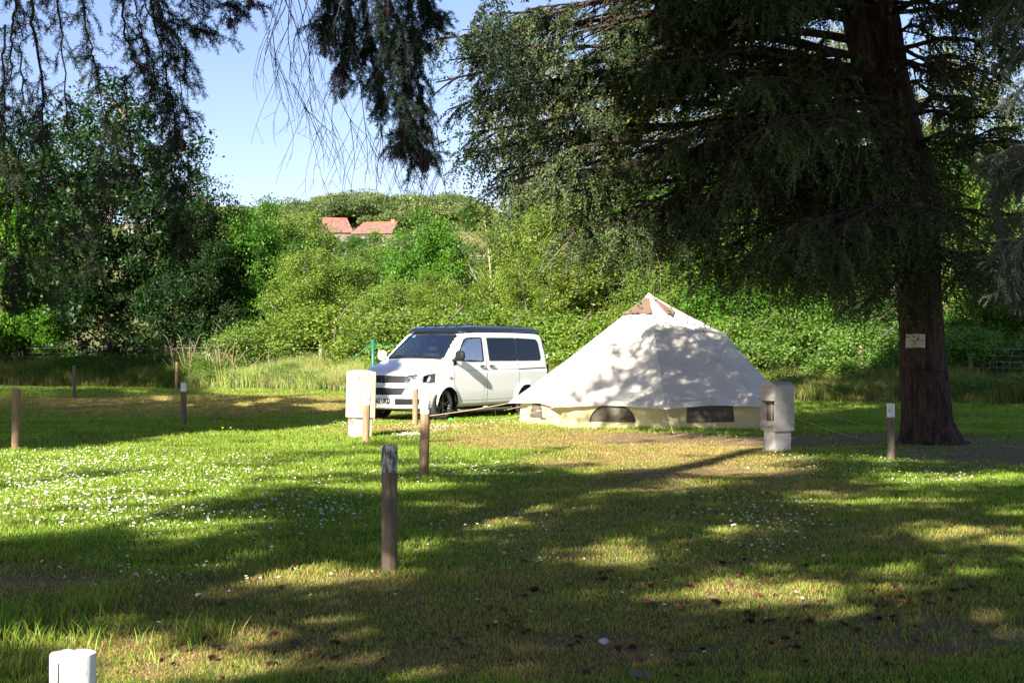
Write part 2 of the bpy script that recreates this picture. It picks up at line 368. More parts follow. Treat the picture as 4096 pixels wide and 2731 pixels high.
for px, py in daisies[300:]:
    g = G(px, py); s = rng.uniform(.72, 1.08); a = rng.uniform(0, 6); t = R(rng.uniform(5, 35))
    Mx = Matrix.Translation((g[0], g[1], float(gz(g[0], g[1])) - .004)) @ Matrix.Rotation(t, 4, 'X') @ Matrix.Rotation(a, 4, 'Z') @ Matrix.Scale(s, 4)
    A = np.array(Mx); fb.add(bv @ A[:3, :3].T + A[:3, 3], bq, m=bqm)
tag(fb.build('daisy_carpet', [M['petal'], M['eye'], M['stem']]), 'many tiny white daisies dotted over the farther lawn', 'daisies', kind='stuff')
bf = flower_mesh('b', 'b', .014, 5, .10); first = None
for px, py in [(290, 1731), (885, 1738), (935, 1737), (1192, 1759), (1322, 1733), (1985, 1671), (1855, 1684), (2045, 1681), (530, 1775), (670, 1789), (1660, 1791), (1405, 1805), (3830, 1560)]:
    if py < 1600: continue
    g = G(px, py)
    if first is None: o = first = bf.build('buttercup', [M['butter'], M['eye'], M['stem']])
    else: o = first.copy(); COL.objects.link(o)
    o.location = (g[0], g[1], float(gz(g[0], g[1]))); o.scale = (1.6,) * 3; o.rotation_euler = (R(25), 0, rng.uniform(0, 6))
    tag(o, 'small yellow buttercup standing above the sunlit lawn', 'buttercup', 'buttercups in the lawn')

# ---------------------------------------------------------------- fallen cones and stones
M['cone'] = mat('cone_scales', (.07, .025, .014), .8, noise=((90, 90, 90), (.20, .085, .05), .4, .65))
M['conecore'] = mat('cone_core', (.03, .012, .008), .9)
def cone_mesh(L=.075, r=.021, n=8, k=7):
    b = MB(); b.lathe([(.002, 0), (r * .5, L * .1), (r * .62, L * .45), (r * .4, L * .8), (.002, L * .97)], 8)
    sv, sq = [], []
    for i in range(n):
        f = (i + .5) / n; z = f * L; rr = r * (math.sin(math.pi * min(1, f * .93 + .09)) ** .55)
        for j in range(k):
            a = 2 * math.pi * (j + .5 * (i % 2)) / k; ca, sa = math.cos(a), math.sin(a); wv = rr * .42
            o = len(sv)
            sv += [[rr * .3 * ca, rr * .3 * sa, z - .003], [rr * 1.05 * ca + wv * sa, rr * 1.05 * sa - wv * ca, z + .004], [rr * 1.35 * ca, rr * 1.35 * sa, z + .007], [rr * 1.05 * ca - wv * sa, rr * 1.05 * sa + wv * ca, z + .004]]
            sq.append([o, o + 1, o + 2, o + 3])
    b.add(sv, sq, m=1); return b
CZ = [(3000, 2500, 900, 220)] * 8 + [(3500, 2350, 700, 160)] * 5 + [(2600, 2250, 700, 220)] * 4 + [(1500, 2560, 900, 150)] * 4 + [(900, 2560, 500, 120)] * 3 + [(2900, 2000, 500, 90)] * 2 + [(3600, 2400, 300, 80)] * 4 + [(500, 2250, 500, 120)]
cones = [(1318, 2625), (1300, 2660), (680, 2610), (655, 2630), (905, 2600), (690, 2645), (840, 2625), (1115, 2645), (1070, 2540), (380, 2520), (890, 2710), (1110, 2350), (1170, 2250), (640, 2445), (985, 2495), (1075, 2540), (1000, 2490),
         (255, 2200), (515, 1986), (585, 1986), (740, 1985), (1852, 2480), (1765, 2585), (3920, 2360), (3970, 2370), (3790, 2345), (3350, 2365), (2935, 2335), (3080, 2300), (2780, 2655), (2720, 2655), (3600, 2670), (3360, 2710), (2310, 2560), (2540, 2580), (2080, 2530), (2540, 2640), (2095, 2375), (1140, 2155), (3835, 2260), (3260, 2040)] + cand(215, CZ)
cb = cone_mesh(); first = None
for i, (px, py) in enumerate(cones[:260]):
    if py > 2720: py = 2715
    g = G(px, py)
    if first is None: o = first = cb.build('fallen_cone', [M['conecore'], M['cone']])
    else: o = first.copy(); COL.objects.link(o)
    s = rng.uniform(.6, .95) * (.85 if py > 2450 else 1); o.scale = (s * rng.uniform(.85, 1.1), s * rng.uniform(.75, 1), s * rng.uniform(.9, 1.35)); o.location = (g[0], g[1], float(gz(g[0], g[1])) + .013 * s); o.rotation_euler = (R(rng.uniform(72, 108)), 0, rng.uniform(0, 6.28))
    tag(o, 'reddish brown conifer cone lying on the mown grass', 'pine cone', 'fallen cones on the grass')
def stone(name, px, py, r, col, label, flat=.5):
    g = G(px, py); bm = bmesh.new(); bmesh.ops.create_icosphere(bm, subdivisions=2, radius=r)
    for vv in bm.verts:
        k = 1 + .22 * (random.random() - .5); vv.co.x *= k * 1.2; vv.co.y *= k; vv.co.z *= flat * k
    me = bpy.data.meshes.new(name); bm.to_mesh(me); bm.free(); me.materials.append(mat(name, col, .8, noise=((40, 40, 40), tuple(c * .7 for c in col), .35, .7)))
    o = bpy.data.objects.new(name, me); COL.objects.link(o); o.location = (g[0], g[1], r * flat * .5); o.rotation_euler[2] = random.random() * 3; tag(o, label, 'stone')
stone('stone', 2415, 2570, .025, (.55, .55, .56), 'small whitish stone among the cones in the middle foreground', .8)
stone('stone', 2850, 2390, .032, (.40, .33, .25), 'flat tan stone lying in the grass right of centre', .3)
stone('stone', 3775, 2224, .035, (.25, .26, .28), 'flat grey stone in the lawn at the right', .35)
stone('stone', 2570, 2700, .055, (.20, .17, .15), 'flat dark stone at the bottom edge right of centre', .25)
# ---------------------------------------------------------------- text helper
def text(name, body, size, mtl, parent, loc, rot, bold=0.0, sx=1.0, extrude=.0006):
    cu = bpy.data.curves.new(name, 'FONT'); cu.body = body; cu.size = size; cu.extrude = extrude; cu.offset = bold; cu.align_x = 'CENTER'; cu.align_y = 'CENTER'
    cu.resolution_u = 3; cu.materials.append(mtl)
    o = bpy.data.objects.new(name, cu); COL.objects.link(o); me = bpy.data.meshes.new_from_object(o); bpy.data.objects.remove(o); me.materials.clear(); me.materials.append(mtl); o = bpy.data.objects.new(name, me); COL.objects.link(o); o.parent = parent; o.location = loc; o.rotation_euler = rot; o.scale = (sx, 1, 1)
    return o
# ---------------------------------------------------------------- marker posts
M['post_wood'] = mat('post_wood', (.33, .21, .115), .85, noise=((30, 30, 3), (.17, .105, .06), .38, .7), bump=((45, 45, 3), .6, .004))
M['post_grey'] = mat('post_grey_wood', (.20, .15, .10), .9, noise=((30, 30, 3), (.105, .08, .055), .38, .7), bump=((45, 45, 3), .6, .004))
M['white_paint'] = mat('white_paint', (.80, .80, .79), .6, noise=((14, 14, 5), (.62, .61, .57), .52, .75), bump=((40, 40, 5), .4, .002))
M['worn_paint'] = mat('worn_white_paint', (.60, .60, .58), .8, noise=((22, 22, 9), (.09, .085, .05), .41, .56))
M['stencil'] = mat('green_stencil', (.05, .22, .12), .7)
def post(px, py, top, r, label, band=.2, wood='post_wood', paint='white_paint', num=None, lean=0.0, numdx=0.0, square=False):
    g = G(px, py); h = (py - top) / F * g[1] + .04
    e = empty('marker_post', (g[0], g[1], -.04)); e.rotation_euler = (0, R(lean), random.uniform(-.3, .3))
    tag(e, label, 'post', 'round wooden pitch marker posts')
    b = MB(); n = 22; seg = 10
    prof = [(r * (1.02 + .015 * random.uniform(-1, 1)), z) for z in np.linspace(0, h - band, seg)] if band else [(r, z) for z in np.linspace(0, h - .012, seg)] + [(r * .94, h), (.0005, h + .001)]
    b.lathe(prof, n)
    s = smooth_mesh(b.build('shaft', M[wood], e), 50)
    if band:
        c = MB(); c.lathe([(r * 1.0, h - band - .001), (r * 1.045, h - band), (r * 1.04, h - .015), (r * .97, h - .003), (r * .9, h), (.0005, h + .002)], n)
        smooth_mesh(c.build('painted_band', M[paint], e), 40)
        k = MB(); k.box(-.0015, .0015, -r * 1.05, -r * .9, h - band * 1.9, h - band * .1); k.build('drying_crack', M['twig'], e)
    if num:
        v = -g[:2] / np.linalg.norm(g[:2]); ang = math.atan2(v[1], v[0]) - e.rotation_euler[2] + numdx
        text('stencilled_number', num, .075, M['stencil'], e, (r * 1.055 * math.cos(ang), r * 1.055 * math.sin(ang), h - band * .5 + .0), (R(90), 0, ang + R(90)), .001, .7)
    return e
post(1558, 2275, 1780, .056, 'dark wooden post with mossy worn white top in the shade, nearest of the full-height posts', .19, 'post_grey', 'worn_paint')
post(1695, 1903, 1600, .058, 'leaning wooden post with a white top stencilled 45', .165, 'post_wood', 'white_paint', '4 5', 1.2, .25)
post(1463, 1773, 1572, .055, 'wooden post with a white top standing against the cream service pillar', .19, 'post_wood', 'white_paint', '4 6', 1.5, .45)
post(1661, 1693, 1518, .056, 'wooden post with a white top in front of the van headlight', .19)
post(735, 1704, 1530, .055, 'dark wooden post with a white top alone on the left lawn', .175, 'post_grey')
post(62, 1798, 1555, .062, 'plain sunlit wooden post without paint at the left edge of the lawn', 0, lean=1.2)
post(706, 1566, 1447, .055, 'plain wooden post beside the brambles at the left verge', 0, lean=.4)
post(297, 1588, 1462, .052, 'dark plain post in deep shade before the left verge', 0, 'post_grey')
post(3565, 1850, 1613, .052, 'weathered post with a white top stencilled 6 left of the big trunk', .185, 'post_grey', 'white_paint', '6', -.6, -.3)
# the sawn white post at the bottom edge stands close to the camera
d = .70 * F / (2610 - HY); x = (291 - 2048) / F * d
e = empty('marker_post', (x, d, -.05)); tag(e, 'bright white painted post top cut by the bottom left edge of the photo', 'post', 'round wooden pitch marker posts')
b = MB(); n = 40; rr = .0515; h = .95
for z0, z1 in [(0, 1)]:
    prof = [(rr * 1.0, z) for z in np.linspace(0, h - .004, 14)] + [(rr * .985, h), (rr * .5, h + .0015), (.0005, h + .001)]
    b.lathe(prof, n)
vv = b.v[0]; a = np.arctan2(vv[:, 1], vv[:, 0]); k = 1 + .012 * np.sin(a * 3 + 1) + .008 * np.sin(a * 7); vv[:, 0] *= k; vv[:, 1] *= k
M['chipped'] = mat('chipped_white_paint', (.82, .81, .80), .5, noise=((26, 26, 12), (.13, .09, .06), .55, .66), bump=((60, 60, 6), .5, .003))
smooth_mesh(b.build('shaft', M['chipped'], e), 50)
k = MB(); k.box(-.019, -.0165, -rr * 1.02, -rr * .85, h - .16, h - .012); k.box(.002, .0035, -rr * 1.03, -rr * .9, h - .2, h - .045); k.build('drying_crack', M['twig'], e)
text('stencilled_number', '4', .07, M['stencil'], e, (.012, -rr * 1.03, h - .098), (R(90), 0, 0), .002, 1)

# ---------------------------------------------------------------- service pillars
M['cream'] = mat('cream_concrete', (.60, .54, .37), .75, noise=((5, 5, 9), (.42, .38, .22), .45, .75), bump=((60, 60, 60), .15, .003))
M['stone_grey'] = mat('pale_concrete', (.50, .465, .42), .8, noise=((4, 4, 8), (.38, .35, .31), .4, .7), bump=((60, 60, 60), .15, .003))
M['recess'] = mat('recess', (.30, .27, .24), .8)
M['metal'] = mat('dull_metal', (.5, .5, .5), .4, 1.0)
M['redplastic'] = mat('red_plastic', (.5, .05, .03), .4)
def ring(w, dp, r, z, n=5):
    pts = []
    for cx, cy, a0 in [(w - r, dp - r, 0), (-w + r, dp - r, 90), (-w + r, -dp + r, 180), (w - r, -dp + r, 270)]:
        for k in range(n): a = R(a0 + 90 * k / (n - 1)); pts.append([cx + r * math.cos(a), cy + r * math.sin(a), z])
    return pts
def loft(b, rings, m=0):
    n = len(rings[0]); v = np.array(rings).reshape(-1, 3); k = len(rings)
    i = np.arange(k - 1)[:, None] * n; j = np.arange(n)[None]; j2 = (j + 1) % n
    b.add(v, np.stack([i + j, i + j2, i + n + j2, i + n + j], -1).reshape(-1, 4), m=m)
    o = b.n - k * n; b.ng.append((list(range(o + n - 1, o - 1, -1)), m)); b.ng.append((list(range(o + (k - 1) * n, o + k * n)), m))
def domed(b, w, dp, r, z0, z1, rise, m=0):
    """box with a roof curved across x"""
    n = 12; rings = [ring(w, dp, r, z0), ring(w, dp, r, z1)]
    top = np.array(ring(w, dp, r, z1)); top[:, 2] += rise * (1 - (top[:, 0] / w) ** 2)
    rings.append(top.tolist())
    for s in (.75, .5, .25, .02):
        t = top.copy(); t[:, 0] *= s; t[:, 1] *= s; t[:, 2] = z1 + rise * (1 - (t[:, 0] / w) ** 2); rings.append(t.tolist())
    loft(b, rings, m)
# left one, seen on its plain back corner
g = G(1432, 1752); e = empty('service_pillar', (g[0] + .02, g[1] + .12, -.03), R(28)); e.rotation_euler = (0, R(1.5), R(30))
tag(e, 'bright cream service pillar in full sun in front of the van', 'service pillar', 'campsite water and power pillars')
b = MB(); domed(b, .165, .15, .02, 0, .40, .01); b.box(.03, .034, -.152, -.150, .02, .4); smooth_mesh(b.build('pedestal', M['cream'], e), 35)
b = MB(); domed(b, .205, .185, .025, .385, 1.16, .045); smooth_mesh(b.build('cabinet', M['cream'], e), 35)
b = MB(); b.box(-.085, -.075, -.1885, -.184, .45, 1.12); b.box(.075, .085, -.1885, -.184, .45, 1.12); b.box(-.18, -.10, -.1885, -.184, 1.06, 1.075); b.build('cabinet_moulding', mat('cream_trim', (.60, .55, .38), .8), e)  # raised strips in a plain cream close to the cabinet's own
b = MB(); b.tube([[-.16, -.05, .31], [-.235, -.08, .31], [-.25, -.085, .27]], .016, 8); b.lathe([(.028, 0), (.028, .02), (.001, .022)], 10, M=Matrix.Translation((-.225, -.075, .33))); smooth_mesh(b.build('water_tap', M['metal'], e))
b = MB(); b.tube([[-.255, -.085, .352], [-.195, -.065, .352]], .011, 6); b.build('tap_handle', M['redplastic'], e)
# right one, with the open socket recess on its left side
g = G(3118, 1808); e = empty('service_pillar', (g[0], g[1] + .18, -.03), R(-22))
e.rotation_euler = (0, 0, R(26))
tag(e, 'pale grey service pillar with an open recess standing right of the tent', 'service pillar', 'campsite water and power pillars')
b = MB(); domed(b, .155, .14, .015, 0, .36, .01); smooth_mesh(b.build('pedestal', M['stone_grey'], e), 35)
W_, D_ = .175, .185
b = MB()   # cabinet shell with an opening on the -x face
z0, z1 = .345, 1.03
b.box(-W_ + .1, W_, -D_, D_, z0, z1)
b.box(-W_, -W_ + .1, -D_, -D_ + .022, z0, z1); b.box(-W_, -W_ + .1, D_ - .022, D_, z0, z1)
b.box(-W_, -W_ + .1, -D_ + .022, D_ - .022, z0, z0 + .14); b.box(-W_, -W_ + .1, -D_ + .022, D_ - .022, .80, z1)
rings = []
for s in np.linspace(-1, 1, 15):
    zz = z1 + .002 + .05 * (1 - s * s); rings.append([[-W_, s * D_, z1 - .001], [-W_, s * D_, zz], [W_, s * D_, zz], [W_, s * D_, z1 - .001]])
loft(b, rings); smooth_mesh(b.build('cabinet', M['stone_grey'], e), 30)
b = MB(); b.box(-W_ + .092, -W_ + .098, -D_ + .024, D_ - .024, z0 + .142, .798); b.box(-W_ + .05, -W_ + .092, -.02, -.012, z0 + .142, .798); b.build('recess_panel', M['recess'], e)
b = MB(); b.box(-W_ - .016, -W_ + .002, -D_ + .006, D_ - .006, .795, .813); b.box(-W_ - .004, -W_ - .001, -D_ + .02, D_ - .02, 1.0, 1.006); b.box(-W_ - .004, -W_ - .001, -D_ + .05, D_ - .05, .92, .926); b.build('lid', mat('lid', (.42, .38, .34), .7), e)
b = MB()
for k in range(4): b.lathe([(.03, 0), (.03, .02), (.022, .024), (.001, .024)], 12, M=Matrix.Translation((-W_ - .001, -.115 + .077 * k, z0 + .075)) @ Matrix.Rotation(R(-90), 4, 'Y'))
b.box(-W_ - .008, -W_ - .001, -D_ + .02, D_ - .02, z0 + .118, z0 + .126); b.box(-W_ - .008, -W_ - .001, -D_ + .02, D_ - .02, z0 + .018, z0 + .026); b.build('power_socket_panel', M['recess'], e)
b = MB(); b.tube([[.15, .0, .32], [.21, .0, .32]], .009, 6); b.build('water_tap', M['metal'], e)
# bright green thing beside the van's front wheel
g = G(1805, 1681); b = MB(); b.box(-.09, .09, -.03, .03, 0, .02); b.box(-.05, .03, -.02, .02, .02, .035); b.box(.05, .075, -.02, .02, .02, .03)
o = b.build('tent_peg_mallet', mat('lime_plastic', (.06, .60, .08), .5), loc=(g[0], g[1], .012)); tag(o, 'bright green plastic piece lying in the grass by the front wheel', 'plastic piece'); o.name = 'plastic_chock'
# ---------------------------------------------------------------- camper van (local: x from nose to tail, -y the side we see)
M['vpaint'] = mat('white_car_paint', (.78, .78, .77), .32, spec=.5, coat=.6)
M['vblack'] = mat('black_plastic', (.012, .012, .013), .6, spec=.2)
M['vgloss'] = mat('black_gloss_paint', (.010, .013, .022), .16, coat=.9)
M['gap'] = mat('panel_gap_crease', (.16, .16, .155), .8)
M['tyre'] = mat('tyre_rubber', (.03, .03, .03), .85)
M['rim'] = mat('black_alloy', (.015, .015, .017), .25, coat=.5)
M['chrome'] = mat('chrome', (.62, .62, .64), .12, 1.0)
M['plate'] = mat('plate_white', (.72, .72, .70), .5)
M['ink'] = mat('plate_ink', (.012, .012, .014), .5)
M['redlamp'] = mat('red_lamp', (.35, .015, .012), .2)
M['seat'] = mat('seat_cloth', (.05, .05, .06), .9)
def glassmat(name, tint, refl):
    m = bpy.data.materials.new(name); m.use_nodes = True; nt = m.node_tree; nt.nodes.remove(nt.nodes['Principled BSDF']); out = nt.nodes['Material Output']
    tr = nt.nodes.new('ShaderNodeBsdfTransparent'); tr.inputs[0].default_value = (*tint, 1)
    gl = nt.nodes.new('ShaderNodeBsdfGlossy'); gl.inputs['Roughness'].default_value = .02
    fr = nt.nodes.new('ShaderNodeFresnel'); fr.inputs[0].default_value = refl
    mx = nt.nodes.new('ShaderNodeMixShader'); ml = nt.nodes.new('ShaderNodeMath'); ml.operation = 'MULTIPLY'; ml.inputs[1].default_value = .55; nt.links.new(fr.outputs[0], ml.inputs[0]); nt.links.new(ml.outputs[0], mx.inputs[0]); nt.links.new(tr.outputs[0], mx.inputs[1]); nt.links.new(gl.outputs[0], mx.inputs[2]); nt.links.new(mx.outputs[0], out.inputs['Surface'])
    return m
M['glass'] = glassmat('window_glass', (.55, .61, .63), 1.33)
M['privacy'] = mat('privacy_glass', (.006, .009, .018), .03, spec=.38)
M['lens'] = glassmat('lamp_glass', (.8, .8, .84), 1.25)

VAN_ROT = 53.5
VO = (-2.76, 31.85); van = empty('camper_van', (*VO, 0), R(VAN_ROT))
tag(van, 'white camper van with a black pop-top roof parked left of the tent', 'van')
UP = np.array([(0.0, .42), (0.0, .50), (.02, .62), (.045, .74), (.085, .86), (.12, .95), (.165, 1.01), (.26, 1.065), (.45, 1.13), (.7, 1.205), (.96, 1.275), (1.15, 1.42), (1.4, 1.615), (1.62, 1.775), (1.72, 1.835), (1.85, 1.87), (2.2, 1.89), (3.6, 1.89), (4.5, 1.865), (4.66, 1.83), (4.74, 1.74), (4.78, 1.5), (4.84, 1.1), (4.88, .7), (4.89, .45)])
LO = np.array([(0.0, .42), (.01, .33), (.05, .27), (.12, .24), (.5, .24), (1.3, .26), (3.4, .27), (4.6, .30), (4.85, .34), (4.89, .45)])
zt = lambda x: np.interp(x, UP[1:, 0], UP[1:, 1]); zb = lambda x: np.interp(x, LO[:, 0], LO[:, 1])
W0 = .95
def D(p):
    p = np.array(p, float).reshape(-1, 3); x, y, z = p.T
    s = np.clip(np.abs(y) / W0, 0, 1.1)
    bw = .24 * np.clip(1 - x / 2.3, 0, 1)
    x2 = x + bw * s ** 2.4 - .07 * s ** 3 * np.clip((x - 4) / .9, 0, 1)
    K = np.where(z > 1.02, 1 - .115 * (np.clip((z - 1.02) / .88, 0, 2)) ** 1.25, 1.0) - np.where(z < .6, .035 * ((.6 - z) / .35) ** 1.5, 0)
    y2 = y * K * (1 - .05 * np.clip(1 - x / 1.1, 0, 1) ** 1.5)
    y2 = y2 - np.sign(y2) * .012 * sstep(1.06, 1.00, z) * (s > .8) * -1
    return np.stack([x2, y2, z], 1)
olx = np.concatenate([UP[:, 0], LO[::-1, 0]]); olz = np.concatenate([UP[:, 1], LO[::-1, 1]])
seg = []
for i in range(len(olx) - 1):
    n = max(2, int(math.hypot(olx[i + 1] - olx[i], olz[i + 1] - olz[i]) / .02)); t = np.linspace(0, 1, n, endpoint=False)
    seg.append(np.stack([olx[i] + (olx[i + 1] - olx[i]) * t, olz[i] + (olz[i + 1] - olz[i]) * t], 1))
OL = np.concatenate(seg)
def odist(x, z):
    sh = x.shape; x = x.ravel(); z = z.ravel(); r = np.empty(len(x))
    for a in range(0, len(x), 4000): r[a:a + 4000] = np.sqrt(((x[a:a + 4000, None] - OL[None, :, 0]) ** 2 + (z[a:a + 4000, None] - OL[None, :, 1]) ** 2).min(1))
    return r.reshape(sh)
def rad(x, z): return .085 + .09 * np.exp(-np.asarray(x) / .5) * (np.asarray(z) > .3) + .02 * (np.asarray(z) > 1.5)
def sidey(x, z, dist):
    r = rad(x, z); q = np.clip(1 - dist / r, 0, 1); return W0 - r * (1 - np.sqrt(np.clip(1 - q * q, 0, 1)))
xs = np.unique(np.round(np.concatenate([np.linspace(0, .3, 36), np.linspace(.3, 2.1, 86), np.linspace(2.1, 4.6, 90), np.linspace(4.6, 4.89, 34)]), 5))
ts = .5 - .5 * np.cos(np.linspace(0, math.pi, 96)); ts = .5 * ts + .5 * np.linspace(0, 1, 96)
XX = np.repeat(xs[:, None], 96, 1); ZZ = zb(xs)[:, None] + (zt(xs) - zb(xs))[:, None] * ts[None]
ZZ[0] = .42 + .08 * ts; ZZ[-1] = .45 + 1e-4 * ts
DD = odist(XX, ZZ); YY = sidey(XX, ZZ, DD)
WH = [(.894, .33), (3.894, .33)]
DW = [(1.20, 1.30), (1.36, 1.415), (1.545, 1.625), (1.63, 1.70), (1.72, 1.745), (2.28, 1.765), (2.315, 1.74), (2.315, 1.265), (2.29, 1.245), (1.22, 1.27)]   # front door window
def grow(poly, k):
    c = np.mean(poly, 0); return [tuple(c + (np.array(p) - c) * k) for p in poly]
nx, nz_ = XX.shape; ii = np.arange(nx - 1)[:, None] * nz_; jj = np.arange(nz_ - 1)[None]
Q = np.stack([ii + jj, ii + nz_ + jj, ii + nz_ + jj + 1, ii + jj + 1], -1).reshape(-1, 4)
cx = XX.ravel()[Q].mean(1); cz = ZZ.ravel()[Q].mean(1)
kill = inpoly(cx, cz, grow(DW, .97))
for wx, wz in WH: kill |= ((cx - wx) ** 2 + (cz - wz) ** 2 < .375 ** 2)
body = MB()
flare = np.zeros_like(XX)
for wx, wz in WH:
    rr = np.hypot(XX - wx, ZZ - wz); flare += .028 * np.exp(-((rr - .38) / .06) ** 2) * (ZZ > .2)
for sg in (-1, 1):
    v = D(np.stack([XX.ravel(), sg * (YY + flare).ravel(), ZZ.ravel()], 1)); body.add(v, (Q if sg < 0 else Q[:, ::-1])[~kill])
# ribbon over nose, bonnet, screen, roof, tail and belly
ox = np.concatenate([xs, xs[::-1]]); oz = np.concatenate([ZZ[:, -1], ZZ[::-1, 0]]); ow = np.concatenate([YY[:, -1], YY[::-1, 0]])
f = np.linspace(-1, 1, 33); rx = np.repeat(ox[:, None], 33, 1); rz = np.repeat(oz[:, None], 33, 1); ry = ow[:, None] * f[None]
rz = rz + .025 * (1 - f[None] ** 2) * ((rx > .3) & (np.arange(len(ox))[:, None] < len(xs)))
n = len(ox); i2 = np.arange(n)[:, None] * 33; j2 = np.arange(32)[None]; Q2 = np.stack([i2 + j2, i2 + j2 + 1, ((i2 + 33) % (n * 33)) + j2 + 1, ((i2 + 33) % (n * 33)) + j2], -1).reshape(-1, 4)
cx = rx.ravel()[Q2].mean(1); cz = rz.ravel()[Q2].mean(1); cy = ry.ravel()[Q2].mean(1)
kill2 = (cx > 1.02) & (cx < 1.68) & (cz > 1.2) & (np.abs(cy) < .78)
body.add(D(np.stack([rx.ravel(), ry.ravel(), rz.ravel()], 1)), Q2[~kill2][:, ::-1])
bo = body.build('body', M['vpaint'], van); smooth_mesh(bo, 38)
# ---- patches
def dens(poly, st=.03):
    out = []
    for i in range(len(poly)):
        a = np.array(poly[i]); b_ = np.array(poly[(i + 1) % len(poly)]); n = max(1, int(np.linalg.norm(b_ - a) / st))
        out += [a + (b_ - a) * k / n for k in range(n)]
    return np.array(out)
def roundp(poly, r=.03, n=4):
    out = []
    for i in range(len(poly)):
        p = np.array(poly[i], float); a = np.array(poly[i - 1], float); b_ = np.array(poly[(i + 1) % len(poly)], float)
        la = min(r, np.linalg.norm(a - p) * .45); lb = min(r, np.linalg.norm(b_ - p) * .45)
        A = p + nrm(a - p) * la; B = p + nrm(b_ - p) * lb
        for k in range(n + 1): t = k / n; out.append(tuple((1 - t) ** 2 * A + 2 * t * (1 - t) * p + t * t * B))
    return out
def side(eps, sg=-1): return lambda u, v: D(np.stack([u, sg * (sidey(u, v, odist(np.asarray(u, float), np.asarray(v, float))) + eps), v], 1))
def front(eps):      # (y, z) on the nose
    def fn(u, v):
        x = np.interp(v, [.24, .27, .33, .42, .50, .62, .74, .86, .95, 1.01, 1.06], [.12, .05, .01, 0, 0, .02, .045, .085, .12, .165, .26]); return D(np.stack([x - eps, u, v], 1))
    return fn
def top(eps):        # (x, y) on bonnet / screen
    def fn(u, v):
        z = zt(u) + .025 * (1 - np.clip(np.abs(v) / .8, 0, 1) ** 2); return D(np.stack([u - eps * .6, v, z + eps], 1))
    return fn
def patch(poly, fn, b, m=0, st=.03, rings=6):
    p = dens(poly, st); c = p.mean(0); n = len(p); V = []
    for k in range(rings, 0, -1): V.append(c + (p - c) * k / rings)
    V = np.concatenate(V + [c[None]]); v = fn(V[:, 0], V[:, 1])
    i = np.arange(rings - 1)[:, None] * n; j = np.arange(n)[None]; jn = (j + 1) % n
    q = np.stack([i + j, i + jn, i + n + jn, i + n + j], -1).reshape(-1, 4); base = (rings - 1) * n
    t = np.stack([base + np.arange(n), base + (np.arange(n) + 1) % n, np.full(n, rings * n)], 1)
    b.add(v, q, t, m=m)
def frame(poly, k, fn, b, m=0, st=.03):
    p = dens(poly, st); c = p.mean(0); ctr = p - c; L = np.linalg.norm(ctr, axis=1, keepdims=True); o = c + ctr * (1 + k / L); i_ = c + ctr * (1 - k / L); n = len(p)
    V = np.concatenate([o, i_]); j = np.arange(n); jn = (j + 1) % n
    b.add(fn(V[:, 0], V[:, 1]), np.stack([j, jn, n + jn, n + j], 1), m=m)
def strip(pts, wd, fn, b, m=0):
    p = np.array(pts, float); q = []; 
    pp = [p[0]]
    for a, c in zip(p[:-1], p[1:]):
        n = max(1, int(np.linalg.norm(c - a) / .05)); pp += [a + (c - a) * (k + 1) / n for k in range(n)]
    pp = np.array(pp); T = np.gradient(pp, axis=0); T = nrm(T); N = np.stack([-T[:, 1], T[:, 0]], 1)
    V = np.concatenate([pp + N * wd / 2, pp - N * wd / 2]); n = len(pp); j = np.arange(n - 1)
    b.add(fn(V[:, 0], V[:, 1]), np.stack([j, j + 1, n + j + 1, n + j], 1), m=m)
# side windows
for sg, nm in ((-1, 'l'), (1, 'r')):
    b = MB(); patch(roundp(DW, .03), side(.002, sg), b); g_ = b.build('door_window', M['glass'], van)
    b = MB(); frame(roundp(DW, .03), .018, side(.006, sg), b); b.build('window_seal', M['vblack'], g_)
    RW = roundp([(2.50, 1.765), (3.565, 1.765), (3.57, 1.245), (2.535, 1.25)], .03); QW = roundp([(3.574, 1.765), (4.42, 1.735), (4.50, 1.66), (4.56, 1.30), (4.50, 1.245), (3.579, 1.245)], .03)
    b = MB(); patch(RW, side(.004, sg), b); smooth_mesh(b.build('sliding_door_window', M['privacy'], van))
    b = MB(); patch(QW, side(.004, sg), b); smooth_mesh(b.build('rear_quarter_window', M['privacy'], van))
# windscreen
WS = roundp([(1.005, -.80), (1.005, .80), (1.70, .70), (1.70, -.70)], .06)
b = MB(); patch(WS, top(.004), b); ws = smooth_mesh(b.build('windscreen', M['glass'], van), 60)
b = MB(); frame(WS, .026, top(.009), b); b.build('windscreen_seal', M['vblack'], ws)
b = MB(); strip([(1.0, -.78), (1.0, .78)], .07, top(.011), b); b.build('scuttle', M['vblack'], van)
b = MB(); patch([(1.58, .50), (1.58, .57), (1.65, .56), (1.65, .50)], top(.010), b, rings=2); b.build('tax_sticker', mat('sticker', (.05, .45, .55), .6), ws)
for y0, y1 in ((-.60, -.02), (.05, .62)):
    b = MB(); pts = [D([[1.02 + .03 * t, y0 + (y1 - y0) * t, zt(1.02 + .03 * t) + .035]])[0] for t in np.linspace(0, 1, 6)]; b.tube(pts, .009, 5); b.build('wiper', M['vblack'], van)
